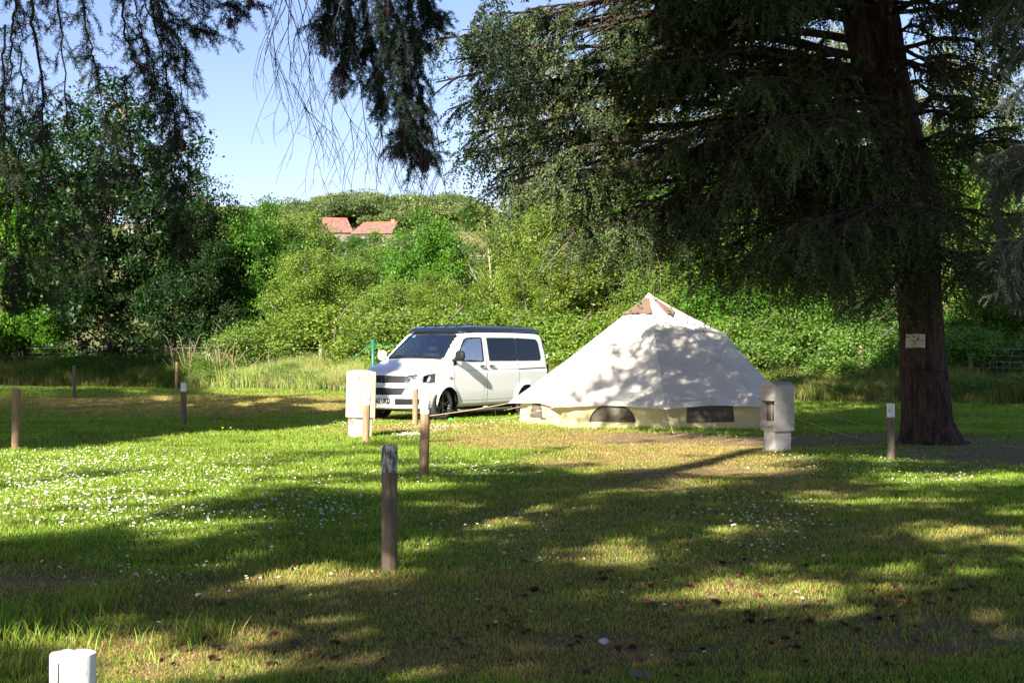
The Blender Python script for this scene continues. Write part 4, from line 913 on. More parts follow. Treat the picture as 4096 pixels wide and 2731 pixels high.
for a in [
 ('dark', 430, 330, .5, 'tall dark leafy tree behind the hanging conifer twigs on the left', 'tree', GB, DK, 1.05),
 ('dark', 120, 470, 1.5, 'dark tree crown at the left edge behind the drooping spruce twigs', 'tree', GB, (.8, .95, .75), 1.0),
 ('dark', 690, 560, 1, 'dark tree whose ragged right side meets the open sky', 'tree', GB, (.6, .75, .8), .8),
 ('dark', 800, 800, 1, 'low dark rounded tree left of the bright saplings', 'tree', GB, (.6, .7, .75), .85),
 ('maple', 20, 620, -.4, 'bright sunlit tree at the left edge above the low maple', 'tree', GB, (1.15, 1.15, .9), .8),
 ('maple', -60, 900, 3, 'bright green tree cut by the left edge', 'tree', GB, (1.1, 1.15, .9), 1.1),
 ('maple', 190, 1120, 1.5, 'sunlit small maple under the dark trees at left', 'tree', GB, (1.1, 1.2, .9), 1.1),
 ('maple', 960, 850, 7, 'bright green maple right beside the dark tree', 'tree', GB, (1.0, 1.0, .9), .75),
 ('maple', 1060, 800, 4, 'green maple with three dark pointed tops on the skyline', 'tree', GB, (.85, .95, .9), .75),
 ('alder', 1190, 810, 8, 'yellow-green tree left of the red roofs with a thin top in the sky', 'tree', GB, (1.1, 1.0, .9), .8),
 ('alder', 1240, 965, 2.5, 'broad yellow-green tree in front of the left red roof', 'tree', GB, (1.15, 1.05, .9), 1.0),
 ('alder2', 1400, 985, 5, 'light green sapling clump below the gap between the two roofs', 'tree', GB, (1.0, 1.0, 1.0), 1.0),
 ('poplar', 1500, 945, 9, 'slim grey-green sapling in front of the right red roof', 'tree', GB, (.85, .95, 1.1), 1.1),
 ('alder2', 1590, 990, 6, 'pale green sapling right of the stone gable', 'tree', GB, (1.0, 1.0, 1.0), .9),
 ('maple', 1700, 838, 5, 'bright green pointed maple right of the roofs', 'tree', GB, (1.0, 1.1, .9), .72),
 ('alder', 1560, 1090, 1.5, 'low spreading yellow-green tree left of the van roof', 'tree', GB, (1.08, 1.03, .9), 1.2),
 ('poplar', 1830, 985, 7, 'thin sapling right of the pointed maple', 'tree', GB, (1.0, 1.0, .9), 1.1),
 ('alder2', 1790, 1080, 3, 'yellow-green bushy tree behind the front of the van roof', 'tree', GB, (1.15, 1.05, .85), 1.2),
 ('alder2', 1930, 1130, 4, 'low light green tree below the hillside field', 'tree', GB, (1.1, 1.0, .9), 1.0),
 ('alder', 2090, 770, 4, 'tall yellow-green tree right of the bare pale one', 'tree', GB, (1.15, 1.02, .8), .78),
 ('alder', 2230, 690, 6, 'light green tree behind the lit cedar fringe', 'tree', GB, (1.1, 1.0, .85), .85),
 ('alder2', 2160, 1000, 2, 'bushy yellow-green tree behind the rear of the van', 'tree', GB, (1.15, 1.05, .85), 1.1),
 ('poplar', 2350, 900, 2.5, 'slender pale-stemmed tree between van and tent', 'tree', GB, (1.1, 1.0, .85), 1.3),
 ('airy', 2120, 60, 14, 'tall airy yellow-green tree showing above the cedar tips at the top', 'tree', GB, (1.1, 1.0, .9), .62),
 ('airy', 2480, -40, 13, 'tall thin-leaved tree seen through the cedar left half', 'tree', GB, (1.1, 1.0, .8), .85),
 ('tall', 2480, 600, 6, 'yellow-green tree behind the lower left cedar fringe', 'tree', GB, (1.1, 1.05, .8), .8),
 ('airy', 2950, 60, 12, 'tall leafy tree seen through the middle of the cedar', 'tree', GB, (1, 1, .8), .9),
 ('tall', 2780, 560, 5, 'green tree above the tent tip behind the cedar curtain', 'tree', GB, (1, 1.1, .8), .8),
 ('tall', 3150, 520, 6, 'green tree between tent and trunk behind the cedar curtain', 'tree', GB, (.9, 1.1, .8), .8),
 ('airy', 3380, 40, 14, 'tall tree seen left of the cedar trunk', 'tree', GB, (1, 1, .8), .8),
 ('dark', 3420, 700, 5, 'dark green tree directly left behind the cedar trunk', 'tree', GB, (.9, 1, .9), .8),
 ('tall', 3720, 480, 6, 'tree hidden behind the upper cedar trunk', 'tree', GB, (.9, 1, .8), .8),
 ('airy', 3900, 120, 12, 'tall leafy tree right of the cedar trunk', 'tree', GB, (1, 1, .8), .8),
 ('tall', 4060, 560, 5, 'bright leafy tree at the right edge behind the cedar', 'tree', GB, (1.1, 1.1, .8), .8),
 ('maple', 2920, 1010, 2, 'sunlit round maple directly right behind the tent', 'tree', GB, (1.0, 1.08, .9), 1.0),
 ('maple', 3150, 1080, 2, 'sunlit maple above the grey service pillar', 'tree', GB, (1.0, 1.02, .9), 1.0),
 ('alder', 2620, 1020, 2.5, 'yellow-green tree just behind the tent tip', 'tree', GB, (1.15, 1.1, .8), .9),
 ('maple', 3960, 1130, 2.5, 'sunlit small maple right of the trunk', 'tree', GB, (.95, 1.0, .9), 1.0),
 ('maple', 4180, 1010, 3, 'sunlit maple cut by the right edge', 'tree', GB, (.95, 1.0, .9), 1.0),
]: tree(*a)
BB = 'bushes and brambles along the fence'
for a in [
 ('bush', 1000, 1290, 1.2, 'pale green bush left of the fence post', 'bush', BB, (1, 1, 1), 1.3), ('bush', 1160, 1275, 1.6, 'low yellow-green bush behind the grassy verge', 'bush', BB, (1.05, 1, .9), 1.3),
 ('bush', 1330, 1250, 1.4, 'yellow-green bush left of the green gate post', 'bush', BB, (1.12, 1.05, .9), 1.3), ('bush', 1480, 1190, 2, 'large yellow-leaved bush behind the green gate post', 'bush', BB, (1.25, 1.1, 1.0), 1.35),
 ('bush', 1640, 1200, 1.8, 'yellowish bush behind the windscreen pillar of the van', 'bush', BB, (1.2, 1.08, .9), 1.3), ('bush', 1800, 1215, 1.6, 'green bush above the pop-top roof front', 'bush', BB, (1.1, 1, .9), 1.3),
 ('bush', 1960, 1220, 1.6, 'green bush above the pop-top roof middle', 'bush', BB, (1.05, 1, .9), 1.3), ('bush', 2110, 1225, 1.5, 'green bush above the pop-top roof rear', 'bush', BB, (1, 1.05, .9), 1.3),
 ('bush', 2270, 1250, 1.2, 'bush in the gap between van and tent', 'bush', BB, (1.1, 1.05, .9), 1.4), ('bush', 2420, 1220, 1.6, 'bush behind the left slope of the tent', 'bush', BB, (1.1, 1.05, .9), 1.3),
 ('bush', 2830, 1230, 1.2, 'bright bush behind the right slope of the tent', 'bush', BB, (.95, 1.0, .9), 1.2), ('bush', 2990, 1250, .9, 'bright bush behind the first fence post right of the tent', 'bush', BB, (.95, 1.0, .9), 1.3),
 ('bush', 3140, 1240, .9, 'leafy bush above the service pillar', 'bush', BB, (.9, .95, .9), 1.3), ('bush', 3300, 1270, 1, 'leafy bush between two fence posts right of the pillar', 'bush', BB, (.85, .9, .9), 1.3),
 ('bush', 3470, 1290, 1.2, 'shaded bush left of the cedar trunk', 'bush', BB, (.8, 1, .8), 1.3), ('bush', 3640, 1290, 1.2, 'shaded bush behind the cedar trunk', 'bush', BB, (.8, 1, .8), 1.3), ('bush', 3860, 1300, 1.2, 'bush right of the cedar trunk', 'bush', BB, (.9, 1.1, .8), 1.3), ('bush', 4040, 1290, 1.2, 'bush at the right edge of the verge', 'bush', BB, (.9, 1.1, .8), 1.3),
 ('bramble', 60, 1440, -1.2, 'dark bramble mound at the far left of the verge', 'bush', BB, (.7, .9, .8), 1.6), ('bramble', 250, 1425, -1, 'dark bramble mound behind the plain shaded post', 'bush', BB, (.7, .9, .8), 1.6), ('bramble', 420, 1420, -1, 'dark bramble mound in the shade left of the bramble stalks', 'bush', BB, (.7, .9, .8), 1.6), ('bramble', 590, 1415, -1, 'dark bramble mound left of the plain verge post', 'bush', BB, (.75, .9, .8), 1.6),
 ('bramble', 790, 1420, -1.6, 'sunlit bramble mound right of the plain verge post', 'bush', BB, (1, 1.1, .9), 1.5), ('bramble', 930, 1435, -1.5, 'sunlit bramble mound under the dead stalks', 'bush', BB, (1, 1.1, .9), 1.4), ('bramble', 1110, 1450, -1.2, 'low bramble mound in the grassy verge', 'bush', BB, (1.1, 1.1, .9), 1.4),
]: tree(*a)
# small house-high trees up the hill keep the same recipe, farther off
HT = 'trees on the hillside'
for a in [('alder', 1330, 950, 'grey-green hillside tree below the left red roof', 300), ('maple', 1500, 925, 'round hillside tree before the right red roof', 320), ('alder', 1620, 905, 'hillside tree right of the gable wall', 330), ('maple', 1420, 940, 'hillside tree under the valley between the roofs', 290), ('alder', 1760, 880, 'broad hillside tree under the wooded crest', 330), ('maple', 1880, 820, 'large rounded tree at the right end of the wooded crest', 370),
          ('alder', 1180, 900, 'hillside tree left of the left red roof', 340), ('maple', 1080, 930, 'hillside tree far left of the roofs', 340), ('alder', 1690, 960, 'darker hillside tree at the field edge', 280), ('maple', 1100, 1000, 'lower hillside tree seen between the saplings', 260)]:
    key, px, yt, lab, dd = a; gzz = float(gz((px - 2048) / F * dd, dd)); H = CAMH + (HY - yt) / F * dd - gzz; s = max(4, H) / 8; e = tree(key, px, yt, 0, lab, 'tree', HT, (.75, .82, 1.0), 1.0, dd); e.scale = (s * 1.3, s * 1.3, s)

# ---------------------------------------------------------------- bare pale trees and dead stalks
def bare(px, ybase, d, H, seed, label, col='pale_bark', n=9, r=.09):
    r2 = np.random.default_rng(seed); g = np.array([(px - 2048) / F * d, d, 0.0]); e = empty('bare_tree', tuple(g)); tag(e, label, 'tree')
    b = MB(); tp = bez(np.zeros(3), np.array([r2.normal() * .3, 0, H]), np.array([.2, 0, H * .5]), 10); b.tube(tp, np.linspace(r, .012, 10), 6); b.build('trunk', M[col], e, smooth=True)
    b = MB()
    for k in range(n):
        t = r2.uniform(.3, .95); p = tp[int(t * 9)]; s = -1 if k % 2 else 1; L = (1.1 - t) * H * .45; en = p + np.array([s * L * .6, r2.normal() * .3, L * .8]); q = bez(p, en, (p + en) / 2 + [s * .2, 0, -.1], 7); b.tube(q, np.linspace(.016, .004, 7), 4)
        for j in range(3): p2 = q[2 + j]; en2 = p2 + r2.normal(0, .25, 3) + [0, 0, .45]; b.tube([p2, en2], [.010, .003], 3)
    b.build('branch', M[col], e)
bare(1965, 1180, 55.5, 6.2, 5, 'bare pale branching tree standing before the hillside field'); bare(1795, 1100, 55, 3.4, 6, 'short broken pale stem in the saplings left of the bare tree', n=2, r=.05)
bare(2235, 1200, 53.2, 3.2, 8, 'slim pale stem behind the rear of the van', n=3, r=.07); bare(4090, 1350, 46, 2.6, 9, 'white leaning stem at the right edge of the verge', n=3, r=.12); bare(4010, 1250, 47, 5, 12, 'pale bare tree near the right edge', n=6, r=.07)
b = MB(); r2 = np.random.default_rng(3)
for k in range(34):
    px = r2.choice([750, 810, 840, 860, 900, 700, 1000]) + r2.normal() * 26; d = fence_d(px) - 2.2 + r2.normal() * .3; x = (px - 2048) / F * d; h = r2.uniform(.4, 1.6) ; l = r2.normal() * .42; d += r2.normal() * .5
    b.tube([[x, d, .2], [x + l * .4, d, h * .6 + .3], [x + l, d, h + .4], [x + l * 1.5, d, h + .55]], [.009, .008, .006, .003], 4)
    for j in range(2): z = h * r2.uniform(.5, .9) + .3; b.tube([[x + l * .5, d, z], [x + l * .5 + r2.normal() * .12, d, z + .2]], [.005, .002], 3)
tag(b.build('dead_stalks', M['drytwig']), 'dry straw-coloured bramble stalks sticking up from the left verge', 'dead stalks', kind='stuff')
# ---------------------------------------------------------------- uncut verge
NV = 110000
px = rng.uniform(-150, 4250, NV); dd = fence_d(px) - 3.6 + rng.random(NV) ** .8 * 4.0 + .5 * (vn2(px, px * 0, 90, 31) - .5); x = (px - 2048) / F * dd
h = (.30 + .55 * vn2(x, dd, 1.4, 32) + .2 * rng.random(NV)) * (1 + .5 * np.clip((dd - fence_d(px) + 2.5) / 2, 0, 1)) * np.where(px > 2600, .8, 1) * np.clip((dd - fence_d(px) + 3.7) / .5, .3, 1)
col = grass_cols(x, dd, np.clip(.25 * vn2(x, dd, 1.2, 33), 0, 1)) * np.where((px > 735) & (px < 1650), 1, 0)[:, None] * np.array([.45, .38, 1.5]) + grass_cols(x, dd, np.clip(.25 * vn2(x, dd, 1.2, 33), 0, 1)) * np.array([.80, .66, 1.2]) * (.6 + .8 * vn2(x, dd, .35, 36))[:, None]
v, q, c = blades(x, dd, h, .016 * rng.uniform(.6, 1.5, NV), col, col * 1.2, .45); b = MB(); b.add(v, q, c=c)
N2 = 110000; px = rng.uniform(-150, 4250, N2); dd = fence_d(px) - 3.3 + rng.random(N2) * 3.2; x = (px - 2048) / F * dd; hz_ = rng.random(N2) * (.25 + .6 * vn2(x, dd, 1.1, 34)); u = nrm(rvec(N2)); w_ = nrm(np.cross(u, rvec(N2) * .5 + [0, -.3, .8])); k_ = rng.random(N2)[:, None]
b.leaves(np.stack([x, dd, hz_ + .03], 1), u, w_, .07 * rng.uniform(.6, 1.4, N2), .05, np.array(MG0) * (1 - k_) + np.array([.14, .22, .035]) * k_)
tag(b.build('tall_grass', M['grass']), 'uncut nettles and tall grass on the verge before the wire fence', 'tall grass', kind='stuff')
# leaves low down closing the ground behind the fence
N3 = 120000; px = rng.uniform(-150, 4250, N3); dd = fence_d(px) + .5 + rng.random(N3) * 9; x = (px - 2048) / F * dd; hz_ = rng.random(N3) * (.5 + 1.2 * vn2(x, dd, 2.0, 35)); u = nrm(rvec(N3)); w_ = nrm(np.cross(u, rvec(N3) * .5 + [0, -.3, .8])); k_ = rng.random(N3)[:, None]
b = MB(); b.leaves(np.stack([x, dd, hz_], 1), u, w_, .12 * rng.uniform(.6, 1.4, N3), .09, np.array(MG0) * (1 - k_) + np.array([.12, .18, .03]) * k_)
o = b.build('undergrowth', M['leaf']); o.color = (1, 1, 1, 1); tag(o, 'low leafy undergrowth beneath the saplings behind the fence', 'undergrowth', kind='stuff')
# ---------------------------------------------------------------- fence and green gate post
def fpt(px, z): d = fence_d(px); return np.array([(px - 2048) / F * d, d, z])
M['fence_wood'] = mat('fence_wood', (.36, .27, .19), .9, noise=((20, 20, 3), (.20, .15, .11), .38, .7)); M['wire'] = mat('wire', (.40, .42, .42), .5, .6)
fe = empty('wire_fence', tuple(fpt(2048, 0))); tag(fe, 'stock wire fence on rough wooden posts along the far edge of the lawn', 'fence'); fo = fpt(2048, 0)
for px, yt in [(-200, 1380), (57, 1388), (345, 1385), (660, 1380), (984, 1372), (1280, 1376), (1700, 1385), (2020, 1385), (2313, 1392), (2660, 1385), (3025, 1384), (3450, 1378), (3880, 1385), (4250, 1385)]:
    p = fpt(px, 0) - fo; h = CAMH + (HY - yt) / F * fence_d(px); b = MB(); r_ = .075; k = .03 * rng.normal(); b.lathe([(r_, -.1), (r_ * .98, h * .5), (r_ * .95, h - .02), (r_ * .8, h), (.001, h + .004)], 9, M=Matrix.Translation(tuple(p)) @ Matrix.Rotation(k, 4, 'Y')); b.build('fence_post', M['fence_wood'], fe, smooth=True)
b = MB()
for z in (1.50, 1.30, 1.12, .95, .78): b.tube([fpt(px, z - .03 * math.sin((px % 400) / 400 * math.pi)) - fo for px in range(-200, 4260, 60)], .008 if z > 1.4 else .0055, 4, cap=False)
for px in np.arange(-200, 4250, 26): a = fpt(px, .3) - fo; c_ = fpt(px, 1.12) - fo; b.tube([a, c_], .004, 3, cap=False)
b.build('wire', M['wire'], fe)
M['green'] = mat('green_steel', (.012, .13, .085), .45)
d = 48.5; ge = empty('gate_post', ((1492 - 2048) / F * d, d, 0)); tag(ge, 'green painted steel gate post with a slanting brace left of the van', 'gate post')
b = MB(); b.box(-.05, .05, -.05, .05, 0, CAMH + (HY - 1357) / F * d); b.build('post', M['green'], ge); zb_ = lambda py: CAMH + (HY - py) / F * d
b = MB(); b.tube([[-.05, 0, zb_(1372)], [-.75, .1, zb_(1446)]], .018, 6); b.build('brace', M['green'], ge); b = MB(); b.box(.06, 3.2, -.015, .015, zb_(1386), zb_(1382)); b.box(3.2, 3.3, -.04, .04, 0, zb_(1370)); b.build('top_rail', M['green'], ge)
# ---------------------------------------------------------------- far wood and houses
rng = np.random.default_rng(5)
C_ = []; 
for k in range(800):
    px = rng.uniform(720, 1950); dd = rng.uniform(372, 470); x = (px - 2048) / F * dd; g = float(gz(x, dd)); crest = np.interp(px, [720, 1100, 1250, 1330, 1450, 1560, 1700, 1800, 1900, 1960], [3, 4, 5.5, 7.5, 7, 6.5, 6, 6.5, 6, 2]); R_ = rng.uniform(1.5, 4.0); C_.append((x, dd, g + crest * rng.uniform(.0, .9) , R_, rng.random()))
b = MB()
for x, y, z, R_, k in C_:
    n = 620; v = rvec(n); v[:, 2] = np.abs(v[:, 2]) * 1.1 - .35; p = np.array([x, y, z]) + v * R_ * rng.uniform(.5, 1.22, n)[:, None] * [1.25, 1.25, .9]; u = rvec(n); w_ = nrm(np.cross(u, v * .35 + rvec(n))); kl = np.clip(k + rng.normal(0, .25, n), 0, 1)[:, None]
    b.leaves(p, u, w_, .55, .42, np.array([.075, .125, .045]) * (1 - kl) + np.array([.20, .24, .075]) * kl)
for k in range(170):  # hedges lower on the hill
    px = rng.uniform(700, 2150); dd = rng.choice([235, 240, 300, 305]) + rng.normal() * 5; x = (px - 2048) / F * dd; n = 260; v = rvec(n); R_ = rng.uniform(1.5, 3); p = np.array([x, dd, float(gz(x, dd)) + R_ * .6]) + v * R_; u = rvec(n); w_ = nrm(np.cross(u, v + rvec(n) * .6)); b.leaves(p, u, w_, .5, .42, np.tile(np.array([.07, .11, .04]) * rng.uniform(.7, 1.3), (n, 1)))
o = b.build('far_wood', M['leaf']); o.color = (1, 1, 1, 1); tag(o, 'wooded crest and hedges of the hill behind the red roofs', 'wood', kind='stuff')
M['tiles'] = mat('clay_tiles', (.24, .115, .085), .85, noise=((1.2, 1.2, 2.2), (.13, .07, .062), .42, .62)); M['stonew'] = mat('rubble_stone', (.20, .165, .13), .9, noise=((2, 2, 2), (.13, .11, .09), .4, .7)); M['ridge'] = mat('ridge_tile', (.42, .13, .04), .8); M['brick'] = mat('chimney_brick', (.42, .20, .14), .85, noise=((5, 5, 9), (.28, .12, .09), .4, .6)); M['slate'] = mat('slate', (.14, .15, .18), .6)
def house(px0, px1, yr, ye, d, depth, label, rot=0, hipL=0, hipR=0, chim=None, roofm='tiles'):
    x0 = (px0 - 2048) / F * d; x1 = (px1 - 2048) / F * d; zr = CAMH + (HY - yr) / F * d; ze = CAMH + (HY - ye) / F * d; cx = (x0 + x1) / 2; L = (x1 - x0) / 2
    e = empty('farmhouse', (cx, d, ze - 4.5), R(rot)); tag(e, label, 'house'); H = zr - ze + 4.5; E = 4.5
    b = MB(); b.box(-L, L, -depth + .2, depth - .2, -2, E - .05); b.ngon([[L - .002, -depth + .2, E - .06], [L - .002, depth - .2, E - .06], [L - .002, 0, H - .15]]); b.ngon([[-L + .002, depth - .2, E - .06], [-L + .002, -depth + .2, E - .06], [-L + .002, 0, H - .15]]); wl = b.build('wall', M['stonew'], e)
    b = MB(); t = .18
    for s in (-1, 1):
        A = [[-L - .2, s * (depth + .25), E - .15], [L + .2, s * (depth + .25), E - .15], [L + .2 - hipR, 0, H], [-L - .2 + hipL, 0, H]]
        Bp = [[p[0], p[1], p[2] + t] for p in A]; 
        b.ngon(Bp if s < 0 else Bp[::-1]); b.ngon(A if s > 0 else A[::-1])
        for i in range(4): j = (i + 1) % 4; b.ngon([A[i], A[j], Bp[j], Bp[i]])
    for s, hp_ in ((-1, hipL), (1, hipR)):
        if hp_: b.ngon([[s * (L + .2), -depth - .25, E - .15 + t], [s * (L + .2), depth + .25, E - .15 + t], [s * (L + .2 - hp_), 0, H + t]][::s])
    rf = b.build('roof', M[roofm], e); b = MB(); b.tube([[-L - .2 + hipL, 0, H + t], [L + .2 - hipR, 0, H + t]], .13, 6); b.build('ridge_tiles', M['ridge'], rf)
    if chim is not None: b = MB(); b.box(chim - .45, chim + .45, -.4, .4, H - .8, H + .75); b.box(chim - .52, chim + .52, -.47, .47, H + .55, H + .68); b.build('chimney', M['brick'], rf)
    b = MB(); b.box(-.5, .5, -depth + .17, -depth + .24, 1.2, 2.6); b.box(-L * .6 - .5, -L * .6 + .5, -depth + .17, -depth + .24, 1.2, 2.6); b.box(L * .6 - .5, L * .6 + .5, -depth + .17, -depth + .24, 1.2, 2.6); b.build('window', M['recess'], wl)
    return e
house(1292, 1412, 876, 934, 350, 4.2, 'left farm building with a steep orange-red tiled roof on the hill', 4, 0, 1.6)
house(1424, 1590, 893, 936, 345, 3.4, 'right farm building with a brick chimney and a stone gable on the hill', -14, 1.6, 0, 4.0)
house(508, 545, 872, 892, 330, 3, 'grey-roofed house glimpsed through the dark left tree', 0, roofm='slate'); house(640, 662, 905, 918, 330, 2.6, 'small red-roofed outbuilding glimpsed through the dark left tree', 0)
d = 378; e = empty('parked_car', ((1955 - 2048) / F * d, d, float(gz((1955 - 2048) / F * d, d)) + .6)); tag(e, 'dark vehicle on the far hilltop track right of the wooded crest', 'car'); b = MB(); loft(b, [ring(2.1, .9, .3, .3), ring(2.2, .95, .3, .7), ring(2.1, .9, .3, 1.0), ring(1.5, .8, .3, 1.0), ring(1.2, .7, .3, 1.5)]); b.build('body', mat('dark_blue_car', (.02, .03, .06), .3), e)
b = MB()
for sx in (-1.3, 1.3):
    for sy in (-.85, .85): b.lathe([(.001, -.1), (.32, -.1), (.32, .1), (.001, .1)], 12, M=Matrix.Translation((sx, sy, .32)) @ Matrix.Rotation(R(90), 4, 'X'))
b.build('wheels', M['tyre'], e).name = 'wheel'
def field_fence(px0, px1, d, label):
    e = empty('field_fence', ((px0 - 2048) / F * d, d, 0)); tag(e, label, 'fence'); x0 = (px0 - 2048) / F * d
    xs_ = np.arange(x0, (px1 - 2048) / F * d, 2.6); b = MB()
    for x in xs_: g = float(gz(x, d)); b.box(x - x0 - .09, x - x0 + .09, -.08, .08, g - .1, g + 1.3)
    b.build('fence_post', M['pale_bark'], e); b = MB()
    for z in (.6, 1.1): b.tube([[x - x0, 0, float(gz(x, d)) + z] for x in xs_], .05, 4)
    b.build('rail', M['pale_bark'], e)
field_fence(1880, 2110, 285, 'wooden field fence crossing the hillside right of the roofs'); field_fence(900, 1040, 180, 'field fence in the meadow gap right of the dark tree')
# ---------------------------------------------------------------- big cedar
rng = np.random.default_rng(21)
B0 = np.array([3765 - 2048, 0]) ; TD = 24.6
trk = [(3722, 1800, .54), (3717, 1760, .455), (3708, 1690, .40), (3694, 1500, .365), (3682, 1300, .35), (3672, 1100, .35), (3660, 900, .35), (3650, 700, .36), (3600, 500, .33), (3560, 300, .30), (3530, 100, .28), (3500, -150, .25), (3480, -600, .21), (3470, -1200, .15), (3470, -2000, .08)]
origin = P(3765, 1770, TD) * [1, 1, 0]
cedar = empty('cedar_tree', tuple(origin)); tag(cedar, 'huge blue-green cedar with drooping boughs and a thick leaning trunk at right', 'tree')
pth = []; rad_ = []
pp = np.array([P(a, b_, TD) for a, b_, _ in trk]); pr = np.array([t[2] for t in trk]); pp[0, 2] = -.05
fz = np.interp(np.linspace(0, 1, 420), [0, .8, 1], [0, 11, len(pp) - 1]); pth = np.stack([np.interp(fz, range(len(pp)), pp[:, i]) for i in range(3)], 1); rad_ = np.interp(fz, range(len(pp)), pr)
n = 110; a = np.linspace(0, 2 * math.pi, n, endpoint=False); V = []
for p, r_ in zip(pth, rad_):
    fl = np.exp(-max(p[2], 0) / .35); rr = r_ * (1 + .05 * np.sin(a * 5 + p[2] * 1.3) + .03 * np.sin(a * 11 - p[2] * 2) + .10 * (np.abs(vn2(a * 6.2, a * 0 + p[2] * 2.0, .22, 90) - .5) ** .7 - .35) + .04 * (vn2(a * 6.2, a * 0 + p[2] * 5.0, .12, 91) - .5) + fl * (.05 + .14 * np.maximum(0, np.sin(a * 4 + .5)) ** 2 + .22 * np.maximum(0, np.cos(a + .15)) ** 3))
    V.append(np.stack([p[0] + rr * np.cos(a), p[1] + rr * np.sin(a), np.full(n, p[2])], 1) - origin)
b = MB(); V = np.concatenate(V); i = np.arange(len(pth) - 1)[:, None] * n; j = np.arange(n)[None]; jn = (j + 1) % n; b.add(V, np.stack([i + j, i + jn, i + n + jn, i + n + j], -1).reshape(-1, 4))
tr = b.build('trunk', M['cedar_bark'], cedar, smooth=True)
b = MB(); q = P(3650, 800, TD - .1); lim = bez(q, P(3330, -500, TD - .5), P(3430, 380, TD - .3), 16) - origin; b.tube(lim, np.linspace(.27, .15, 16), 14); b.build('second_stem', M['cedar_bark'], cedar, smooth=True)
def trunk_at(py): return P(np.interp(py, [t[1] for t in trk[::-1]], [t[0] for t in trk[::-1]]), py, TD)
LIMBS = [(200, 1700, 165, 22, 1), (330, 1745, 330, 21.2, 1), (0, 1960, 60, 22, 1), (-150, 2050, -120, 22.5, 1), (450, 1860, 540, 21.3, 1), (560, 2060, 600, 22.6, 1), (660, 2150, 700, 20.8, 1), (700, 2300, 840, 22, .95), (800, 2420, 900, 21.3, .9), (860, 2600, 960, 23, .9),
 (900, 2850, 1000, 22, .85), (900, 3030, 1000, 21, .85), (850, 3380, 900, 20.5, .8), (800, 3760, 880, 20.8, .7), (450, 4150, 430, 23, .9), (620, 4220, 640, 25, .9), (200, 4250, 180, 24, .9), (800, 4060, 860, 22.3, .7), (900, 4200, 1010, 26, .8),
 (650, 3000, 640, 28, .8), (500, 3900, 520, 28.5, .8), (520, 2700, 520, 27.3, .8), (250, 2500, 230, 27, .8), (-150, 2300, -120, 22.5, 1), (-250, 2700, -210, 21, .9), (0, 3100, 0, 20.6, .9), (330, 3000, 320, 20.6, .85), (250, 2560, 260, 21.2, 1), (700, 2900, 720, 20.6, .85),
 (520, 3320, 520, 20.2, .8), (-50, 4000, -20, 21.4, .8), (420, 2330, 420, 21.6, 1), (100, 2280, 100, 22.2, 1), (560, 2600, 640, 21.8, .9), (750, 2760, 860, 21, .85), (300, 4000, 300, 21.5, .7), (-300, 3400, -300, 20.5, .8), (-300, 4200, -250, 23, .8), (1000, 3560, 1120, 22.6, .45), (1020, 3950, 1130, 23, .5), (150, 2020, 230, 21.3, 1), (620, 1960, 690, 22.2, .8)]
LIMBS += [(-100, 3850, -60, 22, 1), (0, 3900, 60, 23, 1), (-200, 4080, -160, 22, 1), (130, 3860, 190, 23.5, 1), (200, 4000, 300, 22.5, 1), (60, 4100, 120, 25.5, 1), (-50, 3950, 10, 26.5, 1), (300, 3900, 420, 25.5, 1), (900, 2430, 1000, 21.5, 1), (950, 2620, 990, 21.2, 1), (950, 2780, 1060, 22, .95), (950, 2950, 1090, 21.4, .9), (1000, 3150, 1050, 22, .9), (1000, 3330, 1120, 21.8, .8), (1050, 3480, 1200, 22.5, .6), (1000, 3900, 1130, 22, .7), (1050, 4100, 1160, 24, .8), (950, 4050, 1050, 21, .8), (300, 1800, 240, 21.6, 1), (420, 1790, 440, 21.8, 1), (500, 1850, 620, 21.5, 1), (550, 1950, 760, 21.8, .9), (250, 1850, 120, 22.2, 1), (380, 1900, 380, 22, 1), (150, 1900, 190, 21.6, 1), (60, 2100, 40, 21.8, 1), (600, 2100, 800, 21.4, 1), (700, 2250, 930, 21.5, 1)]
wood = MB(); st_c = []; st_u = []; st_col = []; strands = []
for k in range(22):
    ey = rng.uniform(-250, 1010); ex = rng.uniform(np.interp(ey, [-250, 500, 1010], [2150, 2150, 2650]), 4250); LIMBS.append((np.clip(ey * .9 + rng.uniform(-120, 150), -400, 930), ex, ey, rng.choice([20.3, 21, 22, 23, 26.5, 28]) + rng.normal() * .3, .95))
